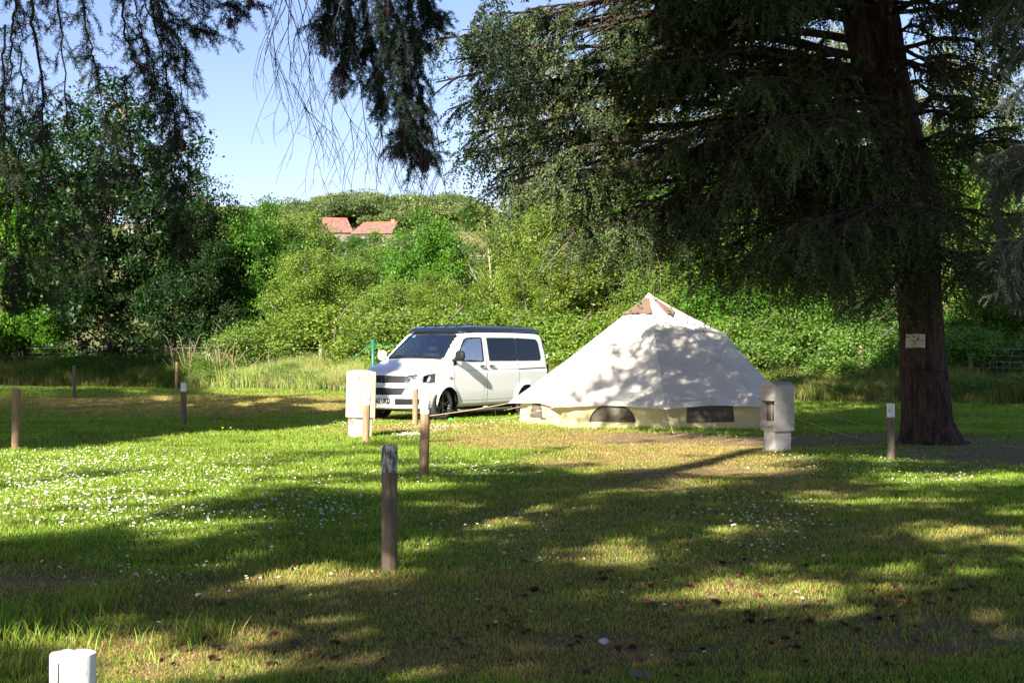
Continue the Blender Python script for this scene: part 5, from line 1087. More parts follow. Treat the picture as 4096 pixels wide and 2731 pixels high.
for k, (sy, ex, ey, ed, dens_) in enumerate(LIMBS):
    s = trunk_at(sy); e_ = P(ex, ey, ed); L = np.linalg.norm(e_ - s); mid = (s + e_) / 2 + np.array([0, 0, .19 * L * .5]) + rng.normal(0, .32, 3); lp = bez(s, e_, mid, 26); lp += np.stack([.05 * np.sin(np.linspace(0, 11, 26) + k), .09 * np.sin(np.linspace(0, 9, 26) + 2 * k), .06 * np.sin(np.linspace(0, 13, 26) + 3 * k)], 1) * np.sin(np.linspace(0, math.pi, 26))[:, None]
    wood.tube(lp - origin, np.linspace(.075, .010, 26) * (L / 7) ** .5, 7, cap=False)
    T = nrm(np.gradient(lp, axis=0)); nsec = int(L / .21 * 1.05)
    for q in range(nsec):
        f_ = .18 + .82 * ((q + rng.random()) / nsec); ip = int(f_ * 25); p = lp[ip]; t = T[ip]; sidev = nrm(np.cross(t, [0, 0, 1.0])) * (1 if q % 2 else -1)
        sl_ = rng.uniform(.45, 1.25) * (1.25 - f_ * .75) * 1.15; dr = nrm(sidev * .8 + t * .75 + np.array([0, 0, rng.normal() * .12 - .10])); e2 = p + dr * sl_ + np.array([0, 0, -.22 * sl_]); sp = bez(p, e2, (p + e2) / 2 + np.array([0, 0, .08]), 9); wood.tube(sp - origin, np.linspace(.018, .004, 9), 4, cap=False)
        if rng.random() > dens_ or vn2(e2[0] + e2[1] * .5, e2[2] * 1.4, .62, 81) < .35: continue
        ns = int(sl_ / .066) + 2
        for r_ in range(ns):
            g = rng.uniform(.15, 1.0); p3 = sp[int(g * 8)]; d3 = nrm(dr * .5 + rng.normal(0, .45, 3) + np.array([0, 0, -.75])); l3 = rng.uniform(.16, .55) * (1.35 if ey > 450 else .9)
            strands.append((p3, d3, l3))
    for q in range(8): strands.append((lp[-1 - q], nrm(T[-1] + rng.normal(0, .4, 3) + [0, 0, -.3]), .4))
# dead pale hanging shoots
dead = wood; nw_ = len(wood.qm)
for k in range(160):
    p3, d3, l3 = strands[rng.integers(len(strands))]; p4 = p3 + d3 * l3 + [rng.normal() * .1, 0, -.35 * rng.random() - .1]; dead.tube(np.array([p3, (p3 + p4) / 2 + rng.normal(0, .04, 3), p4]) - origin, [.006, .005, .003], 3, cap=False)
for k in range(nw_, len(wood.qm)): wood.qm[k][:] = 1
wood.build('bough', [M['cedar_bark'], M['drytwig']], cedar, smooth=True)
S = np.array([np.concatenate([p, d, [l]]) for p, d, l in strands])
sx_, sy_ = img(S[:, 0], S[:, 1], S[:, 2]); tc_ = np.interp(sy_, [t_[1] for t_ in trk[::-1]], [t_[0] for t_ in trk[::-1]]); S = S[~((np.abs(sx_ - tc_) < 150) & (S[:, 1] < TD) & (rng.random(len(S)) < np.where(sy_ < 620, .62, .4)))]; NT = 13; t = np.linspace(.05, 1, NT); 
pos = S[:, None, :3] + S[:, None, 3:6] * (S[:, 6:7] * t[None])[..., None] + np.array([0, 0, -1]) * ((S[:, 6:7] * t[None]) ** 2 * .5)[..., None]
tang = nrm(np.broadcast_to(S[:, None, 3:6], pos.shape) + np.array([0, 0, -.6]) * t[None, :, None]); base_k = np.repeat(rng.random(len(S)), NT * 3)
pos = np.repeat(pos.reshape(-1, 3), 3, 0); tang = np.repeat(tang.reshape(-1, 3), 3, 0); N = len(pos)
u = nrm(tang * .55 + rvec(N) * .9); w_ = nrm(np.cross(u, rvec(N))); pos = pos + u * .016 + rng.normal(0, .007, (N, 3))
kk = np.clip(base_k + rng.normal(0, .2, N), 0, 1)[:, None]; col = np.array([.022, .042, .018]) * (1 - kk) + np.array([.125, .165, .070]) * kk
f = MB(); f.leaves(pos - origin, u, w_, .046 * rng.uniform(.7, 1.3, N), .022, col); f.build('foliage', M['needle'], cedar)
print('cedar tufts', N)
NU = 42000; zz = rng.uniform(8.6, 15, NU); rr_ = (6.6 - (zz - 8.6) * .62) * np.sqrt(rng.random(NU)); aa = rng.uniform(0, 2 * math.pi, NU); lay = np.abs(((zz + .15 * rr_) / .9) % 1 - .5) < .32
pu = np.stack([6.2 + rr_ * np.cos(aa), 24.6 + rr_ * np.sin(aa), zz - .12 * rr_], 1)[lay]; ok = pu[:, 2] > CAMH + .236 * pu[:, 1] + .3; pu = pu[ok]; N = len(pu); u = rvec(N); w_ = nrm(np.cross(u, rvec(N))); kk = rng.random(N)[:, None]
f = MB(); f.leaves(pu - origin, u, w_, .26, .17, np.array([.022, .038, .020]) * (1 - kk) + np.array([.105, .14, .085]) * kk); f.build('upper_foliage', M['needle'], cedar)
f = MB(); 
for px, py, d in [(2470, 580, 21), (2645, 135, 21.5), (2230, 100, 22), (2200, 235, 22), (2090, 610, 21.8), (2165, 640, 21.5), (3600, 1135, 22), (2260, 630, 21)]:
    p = P(px, py, d) - origin; f.lathe([(.001, 0), (.028, .02), (.032, .05), (.02, .085), (.001, .095)], 8, M=Matrix.Translation(tuple(p)))
f.build('cone', M['cone'], cedar, smooth=True)
# strap and notice
b = MB(); p = P(3692, 1478, TD); 
rr = .385; b.tube([[p[0] + rr * math.cos(a_) , p[1] + rr * math.sin(a_), p[2] + .03 * math.cos(a_) * -1] for a_ in np.linspace(0, 2 * math.pi, 33)[:-1]], .009, 5, closed=True); o = b.build('tree_strap', M['vblack']); tag(o, 'thin black cable tied around the cedar trunk below the notice', 'cable')
e = empty('paper_notice', tuple(P(3664, 1363, TD - .43)), R(-6)); tag(e, 'yellowed paper notice reading Zone privée fixed to the cedar trunk', 'notice')
wv = .150; hv = .108; n = 9; b = MB(); V = []
for i in range(n):
    for j in range(5): x = -wv + 2 * wv * i / (n - 1); V.append([x + .008 * (4 - j) * (i == 0) * -.3, .03 * (x / wv) ** 2 + (.012 if i == 0 else 0), -hv + 2 * hv * j / 4 - .004 * math.sin(i)])
qd = [[i * 5 + j, (i + 1) * 5 + j, (i + 1) * 5 + j + 1, i * 5 + j + 1] for i in range(n - 1) for j in range(4)]
b.add(V, qd); b.add(np.array(V) + [0, .004, 0], [x[::-1] for x in qd]); b.build('sheet', mat('paper', (.58, .55, .36), .8, noise=((9, 9, 9), (.42, .40, .26), .45, .7)), e, smooth=True)
text('notice_lettering', 'Zone privée', .052, mat('faded_ink', (.13, .12, .10), .8), e, (0, -.012, .005), (R(90), 0, 0), .0005, .9, .0004)
for z, s in ((.068, 1), (-.072, -1)):
    b = MB(); pts = [[-.075 * s, 0, z - .012], [.05 * s, 0, z - .012], [.05 * s, 0, z - .02], [.078 * s, 0, z], [.05 * s, 0, z + .02], [.05 * s, 0, z + .012], [-.075 * s, 0, z + .012]]; b.tube([[p[0], -.010, p[2]] for p in pts], .0022, 4, closed=True); b.build('arrow', bpy.data.materials['faded_ink'], e)

# ---------------------------------------------------------------- needle sprays for the near spruces
def needles(mb, paths, nl, nw, spacing, col0, col1, full=4, fwd=.9):
    """needles all round each twig path"""
    P_, T_ = [], []
    for p in paths:
        p = np.asarray(p); sg_ = np.linalg.norm(np.diff(p, axis=0), axis=1); L = sg_.sum(); n = max(2, int(L / spacing)); s = np.concatenate([[0], np.cumsum(sg_)]) ; t = np.linspace(0, L, n)
        q = np.stack([np.interp(t, s, p[:, i]) for i in range(3)], 1); P_.append(q); T_.append(nrm(np.gradient(q, axis=0)))
    Q = np.repeat(np.concatenate(P_), full, 0); T = np.repeat(np.concatenate(T_), full, 0); N = len(Q)
    u = nrm(T * fwd * rng.uniform(.4, 1, (N, 1)) + rvec(N)); w_ = nrm(np.cross(u, rvec(N))); L_ = nl * rng.uniform(.7, 1.2, N); k = rng.random(N)[:, None]
    mb.leaves(Q + u * L_[:, None] / 2, u, w_, L_, nw, np.array(col0) * (1 - k) + np.array(col1) * k); return N
def hang(stems, d0, seed, twig_every=.07, tl=(.12, .38), bare=0.0, spread=.5):
    """stems: lists of photo points; returns main paths and side twigs in world space"""
    r2 = np.random.default_rng(seed); mains, tw = [], []
    for si, (pts, r0, dd) in enumerate(stems):
        p = np.array([P(a, b_, d0 + dd + .25 * i) for i, (a, b_) in enumerate(pts)]); m = 6 * len(p); f_ = np.linspace(0, len(p) - 1, m); q = np.stack([np.interp(f_, range(len(p)), p[:, i]) for i in range(3)], 1)
        for _ in range(3): q[1:-1] = (q[:-2] + q[1:-1] * 2 + q[2:]) / 4
        q[1:-1] += r2.normal(0, .008, (m - 2, 3)); mains.append((q, r0)); L = np.linalg.norm(np.diff(q, axis=0), axis=1).sum()
        for k in range(int(L / twig_every)):
            j = r2.integers(0, m); T = nrm(q[min(j + 1, m - 1)] - q[max(j - 1, 0)]); dr = nrm(np.array([r2.normal(), r2.normal(), r2.normal() * .5]) * spread + T * .55 + np.array([0, 0, -.35])); l = r2.uniform(*tl)
            e1 = q[j] + dr * l * .6; e2 = e1 + nrm(dr + np.array([0, 0, -.9])) * l * .5; tw.append(np.array([q[j], e1, e2]))
            if r2.random() < .6: d2 = nrm(dr + r2.normal(0, .6, 3)); tw.append(np.array([e1, e1 + d2 * l * .4, e1 + d2 * l * .55 + [0, 0, -l * .15]]))
    return mains, tw
# 1. spruce hanging in from the upper left
SP_L = [([(60, -300), (62, 0), (54, 134), (36, 312), (-5, 470)], .018, 0), ([(100, -300), (116, 0), (165, 312), (172, 625), (134, 848), (128, 1060)], .020, .3), ([(330, -250), (326, 0), (366, 223), (393, 303), (425, 600), (405, 900)], .013, .6), ([(470, -250), (482, 0), (509, 178), (571, 312), (640, 430), (718, 560)], .014, 0),
 ([(560, -200), (600, 0), (650, 220), (690, 420), (715, 650), (740, 830), (765, 1010)], .012, .5), ([(540, -200), (590, 60), (690, 90), (780, 110), (860, 135)], .009, .2), ([(540, -150), (640, 50), (700, 180), (715, 250)], .009, .4), ([(680, -150), (740, 0), (790, 60), (800, 130)], .007, .1), ([(860, -150), (900, 0), (925, 60)], .006, .3), ([(760, -100), (860, 10), (990, 30), (1040, 10)], .006, .3),
 ([(200, -250), (230, 0), (250, 250), (270, 500), (300, 780), (290, 1000)], .012, .9), ([(20, 100), (10, 400), (30, 700), (25, 1000), (20, 1250)], .012, .4), ([(80, 200), (90, 500), (70, 800), (90, 1100), (80, 1240)], .010, .7), ([(180, 500), (230, 800), (240, 1050), (250, 1180)], .008, .2), ([(400, 650), (410, 700), (380, 950), (370, 1100)], .009, .7), ([(500, 300), (520, 600), (540, 800)], .009, .9), ([(560, 100), (620, 300), (680, 500), (690, 760)], .009, .3),
 ([(600, -100), (660, 120), (720, 330), (740, 500)], .010, .1), ([(520, -100), (560, 120), (600, 260), (620, 420)], .010, .7), ([(640, 420), (690, 600), (700, 800), (720, 950)], .008, .4), ([(640, 0), (700, 80), (735, 200), (740, 330)], .008, .6), ([(600, 250), (690, 380), (750, 450)], .007, .2)]
spruce = empty('spruce_tree', (-6.2, 1.5, 0)); tag(spruce, 'near spruce whose dark needled twigs hang down from the upper left', 'tree'); O1 = np.array([-6.2, 1.5, 0])
mains, tw = hang(SP_L, 7.2, 5, .034, (.05, .19), spread=.85); b = MB()
for q, r0 in mains: b.tube(q - O1, np.linspace(r0 * .5, .002, len(q)), 6)
for t_ in tw: b.tube(t_ - O1, [.0018, .0015, .001], 3, cap=False)
b.build('hanging_branch', M['twig'], spruce, smooth=True); f = MB(); print('spruce needles', needles(f, [t_ - O1 for t_ in tw] , .024, .0028, .0056, (.018, .028, .020), (.045, .058, .034), 4)); f.build('needle_foliage', M['needle'], spruce)
# 2. spruce hanging in the middle
SP_M = [([(1500, -250), (1508, 0), (1560, 250), (1600, 480), (1650, 660)], .012, 0), ([(1420, -200), (1400, 0), (1385, 180), (1365, 330)], .008, .3), ([(1590, -200), (1640, 0), (1660, 200), (1690, 400), (1708, 560)], .010, .2), ([(1640, -200), (1690, 0), (1730, 70), (1750, 55)], .006, .4), ([(1680, -150), (1700, 0), (1725, 95)], .006, .1), ([(1540, -200), (1550, 0), (1535, 150), (1520, 320), (1525, 450)], .009, .5),
 ([(1340, -150), (1350, 0), (1330, 80), (1310, 170)], .007, .1), ([(1450, -200), (1460, 0), (1470, 180), (1440, 320)], .008, .6), ([(1560, 150), (1620, 300), (1640, 420), (1600, 560), (1590, 600)], .007, .3), ([(1620, 100), (1660, 150), (1690, 175)], .006, .2), ([(1600, 350), (1650, 500), (1690, 600), (1710, 630)], .006, .2), ([(1400, 0), (1400, 150), (1375, 290)], .006, .3), ([(1480, 100), (1500, 280), (1545, 400)], .006, .5), ([(1560, 0), (1600, 150), (1620, 300), (1690, 500)], .008, .1), ([(1300, -100), (1310, 30), (1280, 120)], .005, .2)]
spr2 = empty('spruce_tree', (1.5, 1.0, 0)); tag(spr2, 'near spruce whose needled twigs and bare strings hang at top centre', 'tree'); O2 = np.array([1.5, 1.0, 0])
mains, tw = hang(SP_M, 7.6, 8, .0145, (.05, .16), spread=.55); b = MB()
for q, r0 in mains: b.tube(q - O2, np.linspace(r0 * .5, .002, len(q)), 6)
for t_ in tw: b.tube(t_ - O2, [.0018, .0015, .001], 3, cap=False)
b.build('hanging_branch', M['twig'], spr2, smooth=True); f = MB(); needles(f, [t_ - O2 for t_ in tw] + [q[int(len(q) * .3):] - O2 for q, _ in mains], .022, .0027, .0050, (.016, .030, .024), (.038, .058, .040), 5); f.build('needle_foliage', M['needle'], spr2)
# bare strings
r2 = np.random.default_rng(12); b = MB()
def string(pts, r=.0035, br=3, lev=0):
    p = np.array([P(a_, b_, 7.4 + .03 * i) for i, (a_, b_) in enumerate(pts)]); m = 5 * len(p); f_ = np.linspace(0, len(p) - 1, m); q = np.stack([np.interp(f_, range(len(p)), p[:, i]) for i in range(3)], 1)
    for _ in range(3): q[1:-1] = (q[:-2] + q[1:-1] * 2 + q[2:]) / 4
    b.tube(q - O2, np.linspace(r, .0009, m), 4)
    for k in range(br):
        j = r2.integers(1, m - 2); s = r2.choice([-1, 1]); L = r2.uniform(.08, .3); a0 = q[j]; a1 = a0 + np.array([s * L * .35, 0, -L * .7]); a2 = a1 + np.array([s * L * r2.uniform(-.25, .3), .02, -L * .55]); qq = bez(a0, a2, a1, 8); b.tube(qq - O2, np.linspace(.0015, .0008, 8), 3)
        for _ in range(2): c_ = qq[r2.integers(2, 7)]; b.tube(np.array([c_, c_ + [r2.normal() * .035, 0, -r2.uniform(.025, .10)]]) - O2, [.001, .0007], 3)
for pts in [[(1150, -100), (1145, 30), (1095, 110), (1060, 140)], [(1155, -80), (1110, 60), (1080, 150), (1085, 240), (1110, 360)], [(1160, -60), (1150, 150), (1165, 240), (1155, 320), (1220, 430), (1250, 560), (1310, 800)], [(1170, -100), (1160, 100), (1100, 210), (1100, 290), (1130, 420)], [(1180, -60), (1240, 200), (1238, 370), (1250, 480), (1330, 620), (1365, 730)],
            [(1140, 0), (1190, 120), (1230, 260), (1260, 340), (1310, 440)], [(1200, -60), (1240, 80), (1270, 230), (1290, 320)], [(1090, 130), (1110, 300), (1140, 450)], [(1170, 330), (1230, 440), (1270, 540), (1260, 580)], [(1215, 430), (1300, 510), (1360, 560)], [(1340, 200), (1340, 360), (1325, 470), (1335, 560), (1310, 670)], [(1350, 380), (1400, 480), (1450, 530), (1475, 545)], [(1400, 480), (1415, 590), (1420, 680)],
            [(1440, 330), (1460, 500), (1470, 600), (1470, 680)], [(1520, 480), (1525, 560), (1510, 660), (1505, 750)], [(1525, 500), (1535, 640), (1520, 740)], [(1555, 510), (1570, 600), (1610, 660), (1650, 720)], [(1590, 560), (1595, 640), (1570, 740)], [(1700, 480), (1710, 600), (1715, 700), (1690, 790)], [(1720, 500), (1740, 620), (1755, 680), (1780, 750)], [(1745, 520), (1765, 640), (1780, 750)], [(1660, 620), (1690, 700), (1720, 760), (1755, 800)], [(1660, 60), (1680, 120), (1700, 200)], [(1380, -50), (1330, 120), (1345, 250), (1360, 350)], [(1250, -60), (1290, 100), (1330, 250)],
            [(1120, -50), (1075, 120), (1060, 220)], [(1230, 0), (1190, 150), (1210, 280), (1190, 400)], [(1280, -50), (1260, 120), (1230, 260), (1260, 400)]]: string(pts, .0022, 4)
b.build('bare_twigs', M['twig'], spr2, smooth=True).name = 'bare_twig'
def hcone(par, O, px, py, d, s=1.0):
    p = P(px, py, d) - O; b = MB(); v = np.concatenate(cb.v); Mx = np.array(Matrix.Translation(tuple(p)) @ Matrix.Rotation(R(172), 4, 'X') @ Matrix.Rotation(random.random() * 6, 4, 'Z') @ Matrix.Scale(s, 4)); v = v @ Mx[:3, :3].T + Mx[:3, 3]; b.add(v, np.concatenate(cb.q), m=0); b.tube([p, p + [0, 0, .05]], .003, 4); b.build('hanging_cone', M['darkcone'], par)
M['darkcone'] = mat('dark_cone', (.05, .03, .025), .8)
for a_ in [(1300, 185), (1368, 350), (1618, 535), (1685, 635), (1703, 640), (1552, 30)]: hcone(spr2, O2, *a_, 7.35, .82)
for a_ in [(920, 68), (1000, -10), (730, 555)]: hcone(spruce, O1, *a_, 7.1, .82)
# 3. blue spruce bough at the right edge
SP_R = [([(4300, 640), (4200, 650), (4100, 660), (4030, 720), (3985, 790), (3985, 880), (4010, 960)], .018, 0), ([(4250, 560), (4120, 580), (4030, 600), (3960, 640), (3940, 670)], .010, .2), ([(4200, 700), (4080, 730), (4000, 740), (3950, 780)], .008, .4), ([(4250, 760), (4120, 820), (4040, 900), (3990, 1000)], .010, .3), ([(4200, 900), (4110, 960), (4050, 1060), (4020, 1150)], .010, .2), ([(4150, 650), (4150, 800), (4100, 950), (4090, 1100), (4080, 1220)], .010, .1), ([(4250, 40), (4100, 60), (4020, 100), (3960, 150)], .010, .2), ([(4250, 150), (4130, 180), (4040, 230), (3990, 270)], .010, .4), ([(4250, 260), (4150, 290), (4080, 360), (4040, 400)], .010, .1), ([(4250, -60), (4090, -30), (4000, 40)], .01, .3), ([(4000, 960), (4020, 1050), (4045, 1140)], .006, .1), ([(4040, 640), (3990, 660), (3950, 700)], .006, .5)]
spr3 = empty('spruce_tree', (6.0, 7.0, 0)); tag(spr3, 'blue-green spruce whose lit bough tip enters at the right edge', 'tree'); O3 = np.array([6.0, 7.0, 0])
mains, tw = hang(SP_R, 8.2, 15, .014, (.06, .16), spread=.7); b = MB()
for q, r0 in mains: b.tube(q - O3, np.linspace(r0 * .6, .002, len(q)), 6)
for t_ in tw: b.tube(t_ - O3, [.0018, .0015, .001], 3, cap=False)
b.build('bough', M['drytwig'], spr3, smooth=True); f = MB(); needles(f, [t_ - O3 for t_ in tw] + [q[int(len(q) * .3):] - O3 for q, _ in mains], .016, .0028, .005, (.040, .070, .052), (.10, .14, .115), 5); f.build('needle_foliage', M['needle'], spr3)
b = MB(); b.tube([[0, 0, -.1], [.05, 0, 4], [0, .1, 12]], [.28, .22, .05], 14)
for q, r0 in mains: b.tube(np.array([[0.03, 0, max(1.8, q[0][2] + .1)], (q[0] - O3 + [0.03, 0, q[0][2] + .4]) / 2, q[0] - O3]), [.03, .02, r0 * .6], 6, cap=False)
b.build('trunk', M['bark'], spr3, smooth=True)

# ---------------------------------------------------------------- unseen crowns overhead and to the left, foliage set along sun rays for shade
def S2(x, y): return x * 1.7415, 1500 + y * 1.7415
SUNP = [S2(*p) for p in [(-60, 165), (60, 172), (200, 165), (330, 158), (420, 146), (560, 128), (700, 110), (790, 104), (860, 106), (980, 104), (1120, 116), (1195, 128), (1700, 134), (1760, 150), (1800, 172), (1720, 182), (1500, 196), (1300, 200), (1190, 206), (960, 216), (850, 226), (700, 244), (600, 262), (500, 280), (420, 300), (300, 330), (150, 360), (-60, 385)]]
LIT = [(660, 447, 100, 20, 1), (1120, 344, 95, 10, 1), (1240, 305, 95, 12, .9), (1400, 410, 120, 24, .9), (960, 395, 70, 16, .9), (1300, 385, 60, 9, .5), (1640, 225, 90, 7, .9), (1980, 60, 0, 0, 0), (1660, 355, 60, 18, .8), (2200, 360, 110, 14, 1), (2120, 372, 40, 16, .8), (1960, 300, 60, 7, .8), (2180, 290, 60, 5, .7), (1770, 380, 60, 11, .7), (1650, 475, 70, 10, .9), (1760, 435, 80, 9, .7), (2050, 445, 60, 10, .8), (1850, 500, 80, 10, .7), (2250, 450, 80, 10, .8), (40, 590, 60, 30, .9), (240, 550, 60, 12, .8),
       (420, 640, 150, 22, 1), (600, 596, 60, 20, .9), (560, 660, 130, 26, 1), (850, 650, 60, 12, .6), (1230, 650, 90, 10, .8), (1420, 620, 70, 12, .6), (1680, 530, 50, 8, .6), (1500, 690, 110, 14, .9), (1800, 692, 80, 10, .6), (2250, 606, 100, 14, 1), (2000, 650, 60, 9, .6), (2300, 560, 60, 10, .8), (950, 692, 90, 12, .8), (1100, 676, 120, 10, .8), (950, 530, 60, 10, .5), (1130, 500, 80, 10, .6), (30, 452, 90, 9, .8), (180, 428, 120, 6, .8), (330, 400, 120, 6, .8), (450, 372, 100, 6, .8), (1250, 590, 60, 8, .6), (2120, 560, 60, 8, .6), (1550, 640, 50, 8, .6), (1950, 560, 50, 8, .6), (1480, 262, 110, 5, .6), (1900, 245, 40, 4, .5), (1850, 100, 40, 4, .8), (1960, 82, 40, 4, .7), (1400, 540, 50, 8, .5), (740, 560, 60, 8, .6), (1360, 475, 60, 6, .4), (1980, 395, 60, 7, .6), (2050, 500, 50, 7, .6), (820, 600, 50, 8, .5), (180, 620, 70, 16, .7), (80, 630, 50, 14, .7), (330, 600, 60, 12, .5), (2150, 640, 60, 8, .6), (1330, 560, 40, 6, .5), (1560, 440, 40, 7, .5), (1860, 420, 50, 7, .5)]
LIT += [(1500, 200, 230, 9, 1), (1650, 216, 160, 8, 1), (1400, 214, 120, 7, .9), (1750, 196, 120, 7, .9)]
STRK = [(250, 225, 150, 4), (600, 205, 130, 3.5), (900, 160, 150, 3), (1250, 172, 110, 3), (1480, 150, 110, 2.6), (1620, 186, 100, 3), (60, 250, 120, 3.5), (760, 183, 210, 5), (700, 232, 170, 6), (330, 274, 180, 5), (1100, 196, 120, 4), (230, 305, 170, 4), (120, 335, 160, 5), (480, 160, 150, 3), (150, 358, 160, 6), (900, 205, 140, 5)]
def litval(x, y):
    px, py = img(x, y); wx = (vn2(x, y, .55, 41) - .5) * 130 * np.clip(8 / y, .2, 1.6); wy = (vn2(x, y, .5, 42) - .5) * 60 * np.clip(9 / y, .2, 1.3); qx, qy = px + wx, py + wy
    f_ = np.where(inpoly(qx, qy, SUNP), .95, -.02) + np.where((py > 1830), .10, 0)
    for cx, cy, rx, ry in STRK:
        X_, Y_ = S2(cx, cy); e = ((qx - X_) / (rx * 1.74)) ** 2 + ((qy - Y_ + (qx - X_) * .06) / (ry * 1.74)) ** 2; f_ = np.where(e < 1, f_ - 1.25 * (1 - e) ** .5, f_)
    for cx, cy, rx, ry, s in LIT:
        if rx == 0: continue
        X_, Y_ = S2(cx, cy); e = ((qx - X_) / (rx * 1.74)) ** 2 + ((qy - Y_ + (qx - X_) * .04) / (ry * 1.74)) ** 2; f_ = np.maximum(f_, (.35 + .6 * s) * (1 - e * .62))
    ph_ = np.clip(y / 12, .6, 2.2); sn = .55 * vn2(x, y, 1.0, 45) + .45 * vn2(x * .35 + 3, y, .42, 46); sn = sn + .25 * (vn2(x * .5, y, .2, 47) - .5)
    lit = (f_ + 1.5 * (sn - .5) > .42).astype(float)
    lit = np.where((x > -1.35) & (x < -.1) & (y > 3.4) & (y < 5.4) , 1, lit)
    return lit
TRUNKS = [(-6.2, 1.5), (1.5, 1.0), (-17, 22.0), (-6, 12.0)]
cast = []; csz = []
def addc(a_, s_=.13): cast.append(a_); csz.append(np.full(len(a_), s_))
def emit(x, y, z, h):
    k = h / math.sin(R(SUN_EL)); p = np.stack([x, y, z], 1) + sd[None] * k[:, None]; return p
n = 210000; y = rng.uniform(4.3, 33, n); x = rng.uniform(-1, 1, n) * (y * .36 + 2); lv = litval(x, y); keep = lv < .5
keep &= ~((y > 25.5) & (x < 5.6)); x, y = x[keep], y[keep]
h = 6.2 + 2.6 * vn2(x, y, 1.5, 44) + rng.random(len(x)) * 1.0; h = np.where(y > 20, h + 1.5, h); addc(emit(x, y, np.zeros(len(x)), h)); deep = np.ones(len(x), bool)
for ox_, oy_ in ((.45, 0), (-.45, 0), (0, .6), (0, -.6), (.3, .5), (-.3, -.5)): deep &= litval(x + ox_, y + oy_) < .5
csz[0] = np.where(deep, .13, .085); deeps = [deep]
# the far left band of shade and the dark tree behind it
n = 150000; px = rng.uniform(-100, 1400, n); py = rng.uniform(1532, 1800, n); ytop = np.interp(px, [0, 650, 750, 950, 1400], [0, 0, 1566, 1580, 1600]); ybot = np.interp(px, [0, 100, 350, 570, 800, 1200, 1400], [1790, 1793, 1785, 1755, 1735, 1705, 1690]); wob = (vn2(px, py * 6, 130, 51) - .5) * 26
fl = vn2(px, py * 8, 110, 52) > .80
ok = (py > ytop) & (py < ybot + wob * .6) & ~(fl & (px > 500) & (py < 1640)); d = CAMH * F / (py - HY); x = (px - 2048) / F * d; x, d = x[ok], d[ok]; pb = G(62, 1798); al = (x - pb[0]) * .4226 + (d - pb[1]) * .9063; ac = np.abs((x - pb[0]) * .9063 - (d - pb[1]) * .4226); ok = ~((al > -.1) & (al < 1.9) & (ac < .12)); x, d = x[ok], d[ok]; addc(emit(x, d, np.zeros(len(x)), 7.5 + rng.random(len(x)) * 3))
n = 26000; px = rng.uniform(150, 420, n); py = rng.uniform(1150, 1560, n); ok = (px < 420) & (vn2(px, py, 95, 53) < .68) & ~((px < 330) & (py > 1020) & (py < 1400) & (vn2(px, py, 60, 54) > .35)); d = rng.uniform(44, 52, n)[ok]; px, py = px[ok], py[ok]; p = np.stack([(px - 2048) / F * d, d, CAMH + (HY - py) / F * d], 1); addc(emit(p[:, 0], p[:, 1], p[:, 2], 9 + rng.random(len(p)) * 4))
n = 60000; px = rng.uniform(-260, 720, n); py = rng.uniform(1380, 1600, n); ok = (vn2(px, py * 4, 70, 62) < .7); px, py = px[ok], py[ok]; d = fence_d(px) - 2.5 + rng.random(len(px)) * 3; x = (px - 2048) / F * d; addc(emit(x, d, CAMH + (HY - py) / F * d, 9.5 + rng.random(len(px)) * 4))
# van nose
n = 5200; lx = rng.uniform(0, 1.0, n); ly = rng.uniform(-.35, 1.0, n); lz = rng.uniform(.3, 1.35, n); ok = (ly + (vn2(lx, lz, .3, 55) - .5) * .7 - lx * .15 > -.02); lx, ly, lz = lx[ok], ly[ok], lz[ok]; cs, sn = math.cos(R(VAN_ROT)), math.sin(R(VAN_ROT)); p = np.stack([VO[0] + lx * cs - ly * sn, VO[1] + lx * sn + ly * cs, lz], 1); addc(emit(p[:, 0], p[:, 1], p[:, 2], 9 + rng.random(len(p)) * 2))
# tent: clumps and cedar sprays set along sun rays to dapple it
TP = [(2150, 1630), (2300, 1500), (2420, 1420), (2440, 1378), (2540, 1388), (2640, 1345), (2720, 1350), (2800, 1400), (2960, 1560), (3050, 1700), (2560, 1725), (2500, 1650)]
n = 24000; px = rng.uniform(2100, 3060, n); py = rng.uniform(1330, 1730, n); ok = inpoly(px + 50 * (vn2(px, py, 60, 56) - .5), py + 40 * (vn2(px, py, 50, 57) - .5), TP) & (vn2(px, py, 19, 58) < np.where(px < 2640, .58, .62)); px, py = px[ok], py[ok]; d = 27.9 + np.clip(1645 - py, 0, 500) / 465 * 2.7; p = np.stack([(px - 2048) / F * d, d, CAMH + (HY - py) / F * d], 1); q_ = emit(p[:, 0], p[:, 1], p[:, 2], np.interp(px, [2300, 2500, 3000], [2.9, 3.9, 5.0]) + (rng.random(len(p)) - .3) * 1.5); pxx, pyy = img(q_[:, 0], q_[:, 1], q_[:, 2]); tv = vn2(px, py, 120, 63) < .66; vis = (pxx > 1850 + 120 * vn2(pyy, pyy * 0, 60, 64)) & (pyy < 1000) & tv; addc(emit(p[~vis, 0], p[~vis, 1], p[~vis, 2], 9.3 + rng.random((~vis).sum()) * 1.2), .08); q_ = np.repeat(q_[vis], 3, 0); q_ += rng.normal(0, .022, q_.shape); N = len(q_); u = nrm(rvec(N) + [0, 0, -.7]); w_ = nrm(np.cross(u, rvec(N))); kk = rng.random(N)[:, None]; f = MB(); f.leaves(q_ - origin, u, w_, .06 * rng.uniform(.7, 1.3, N), .026, np.array([.022, .038, .020]) * (1 - kk) + np.array([.105, .14, .085]) * kk); f.build('shade_spray', M['needle'], cedar)
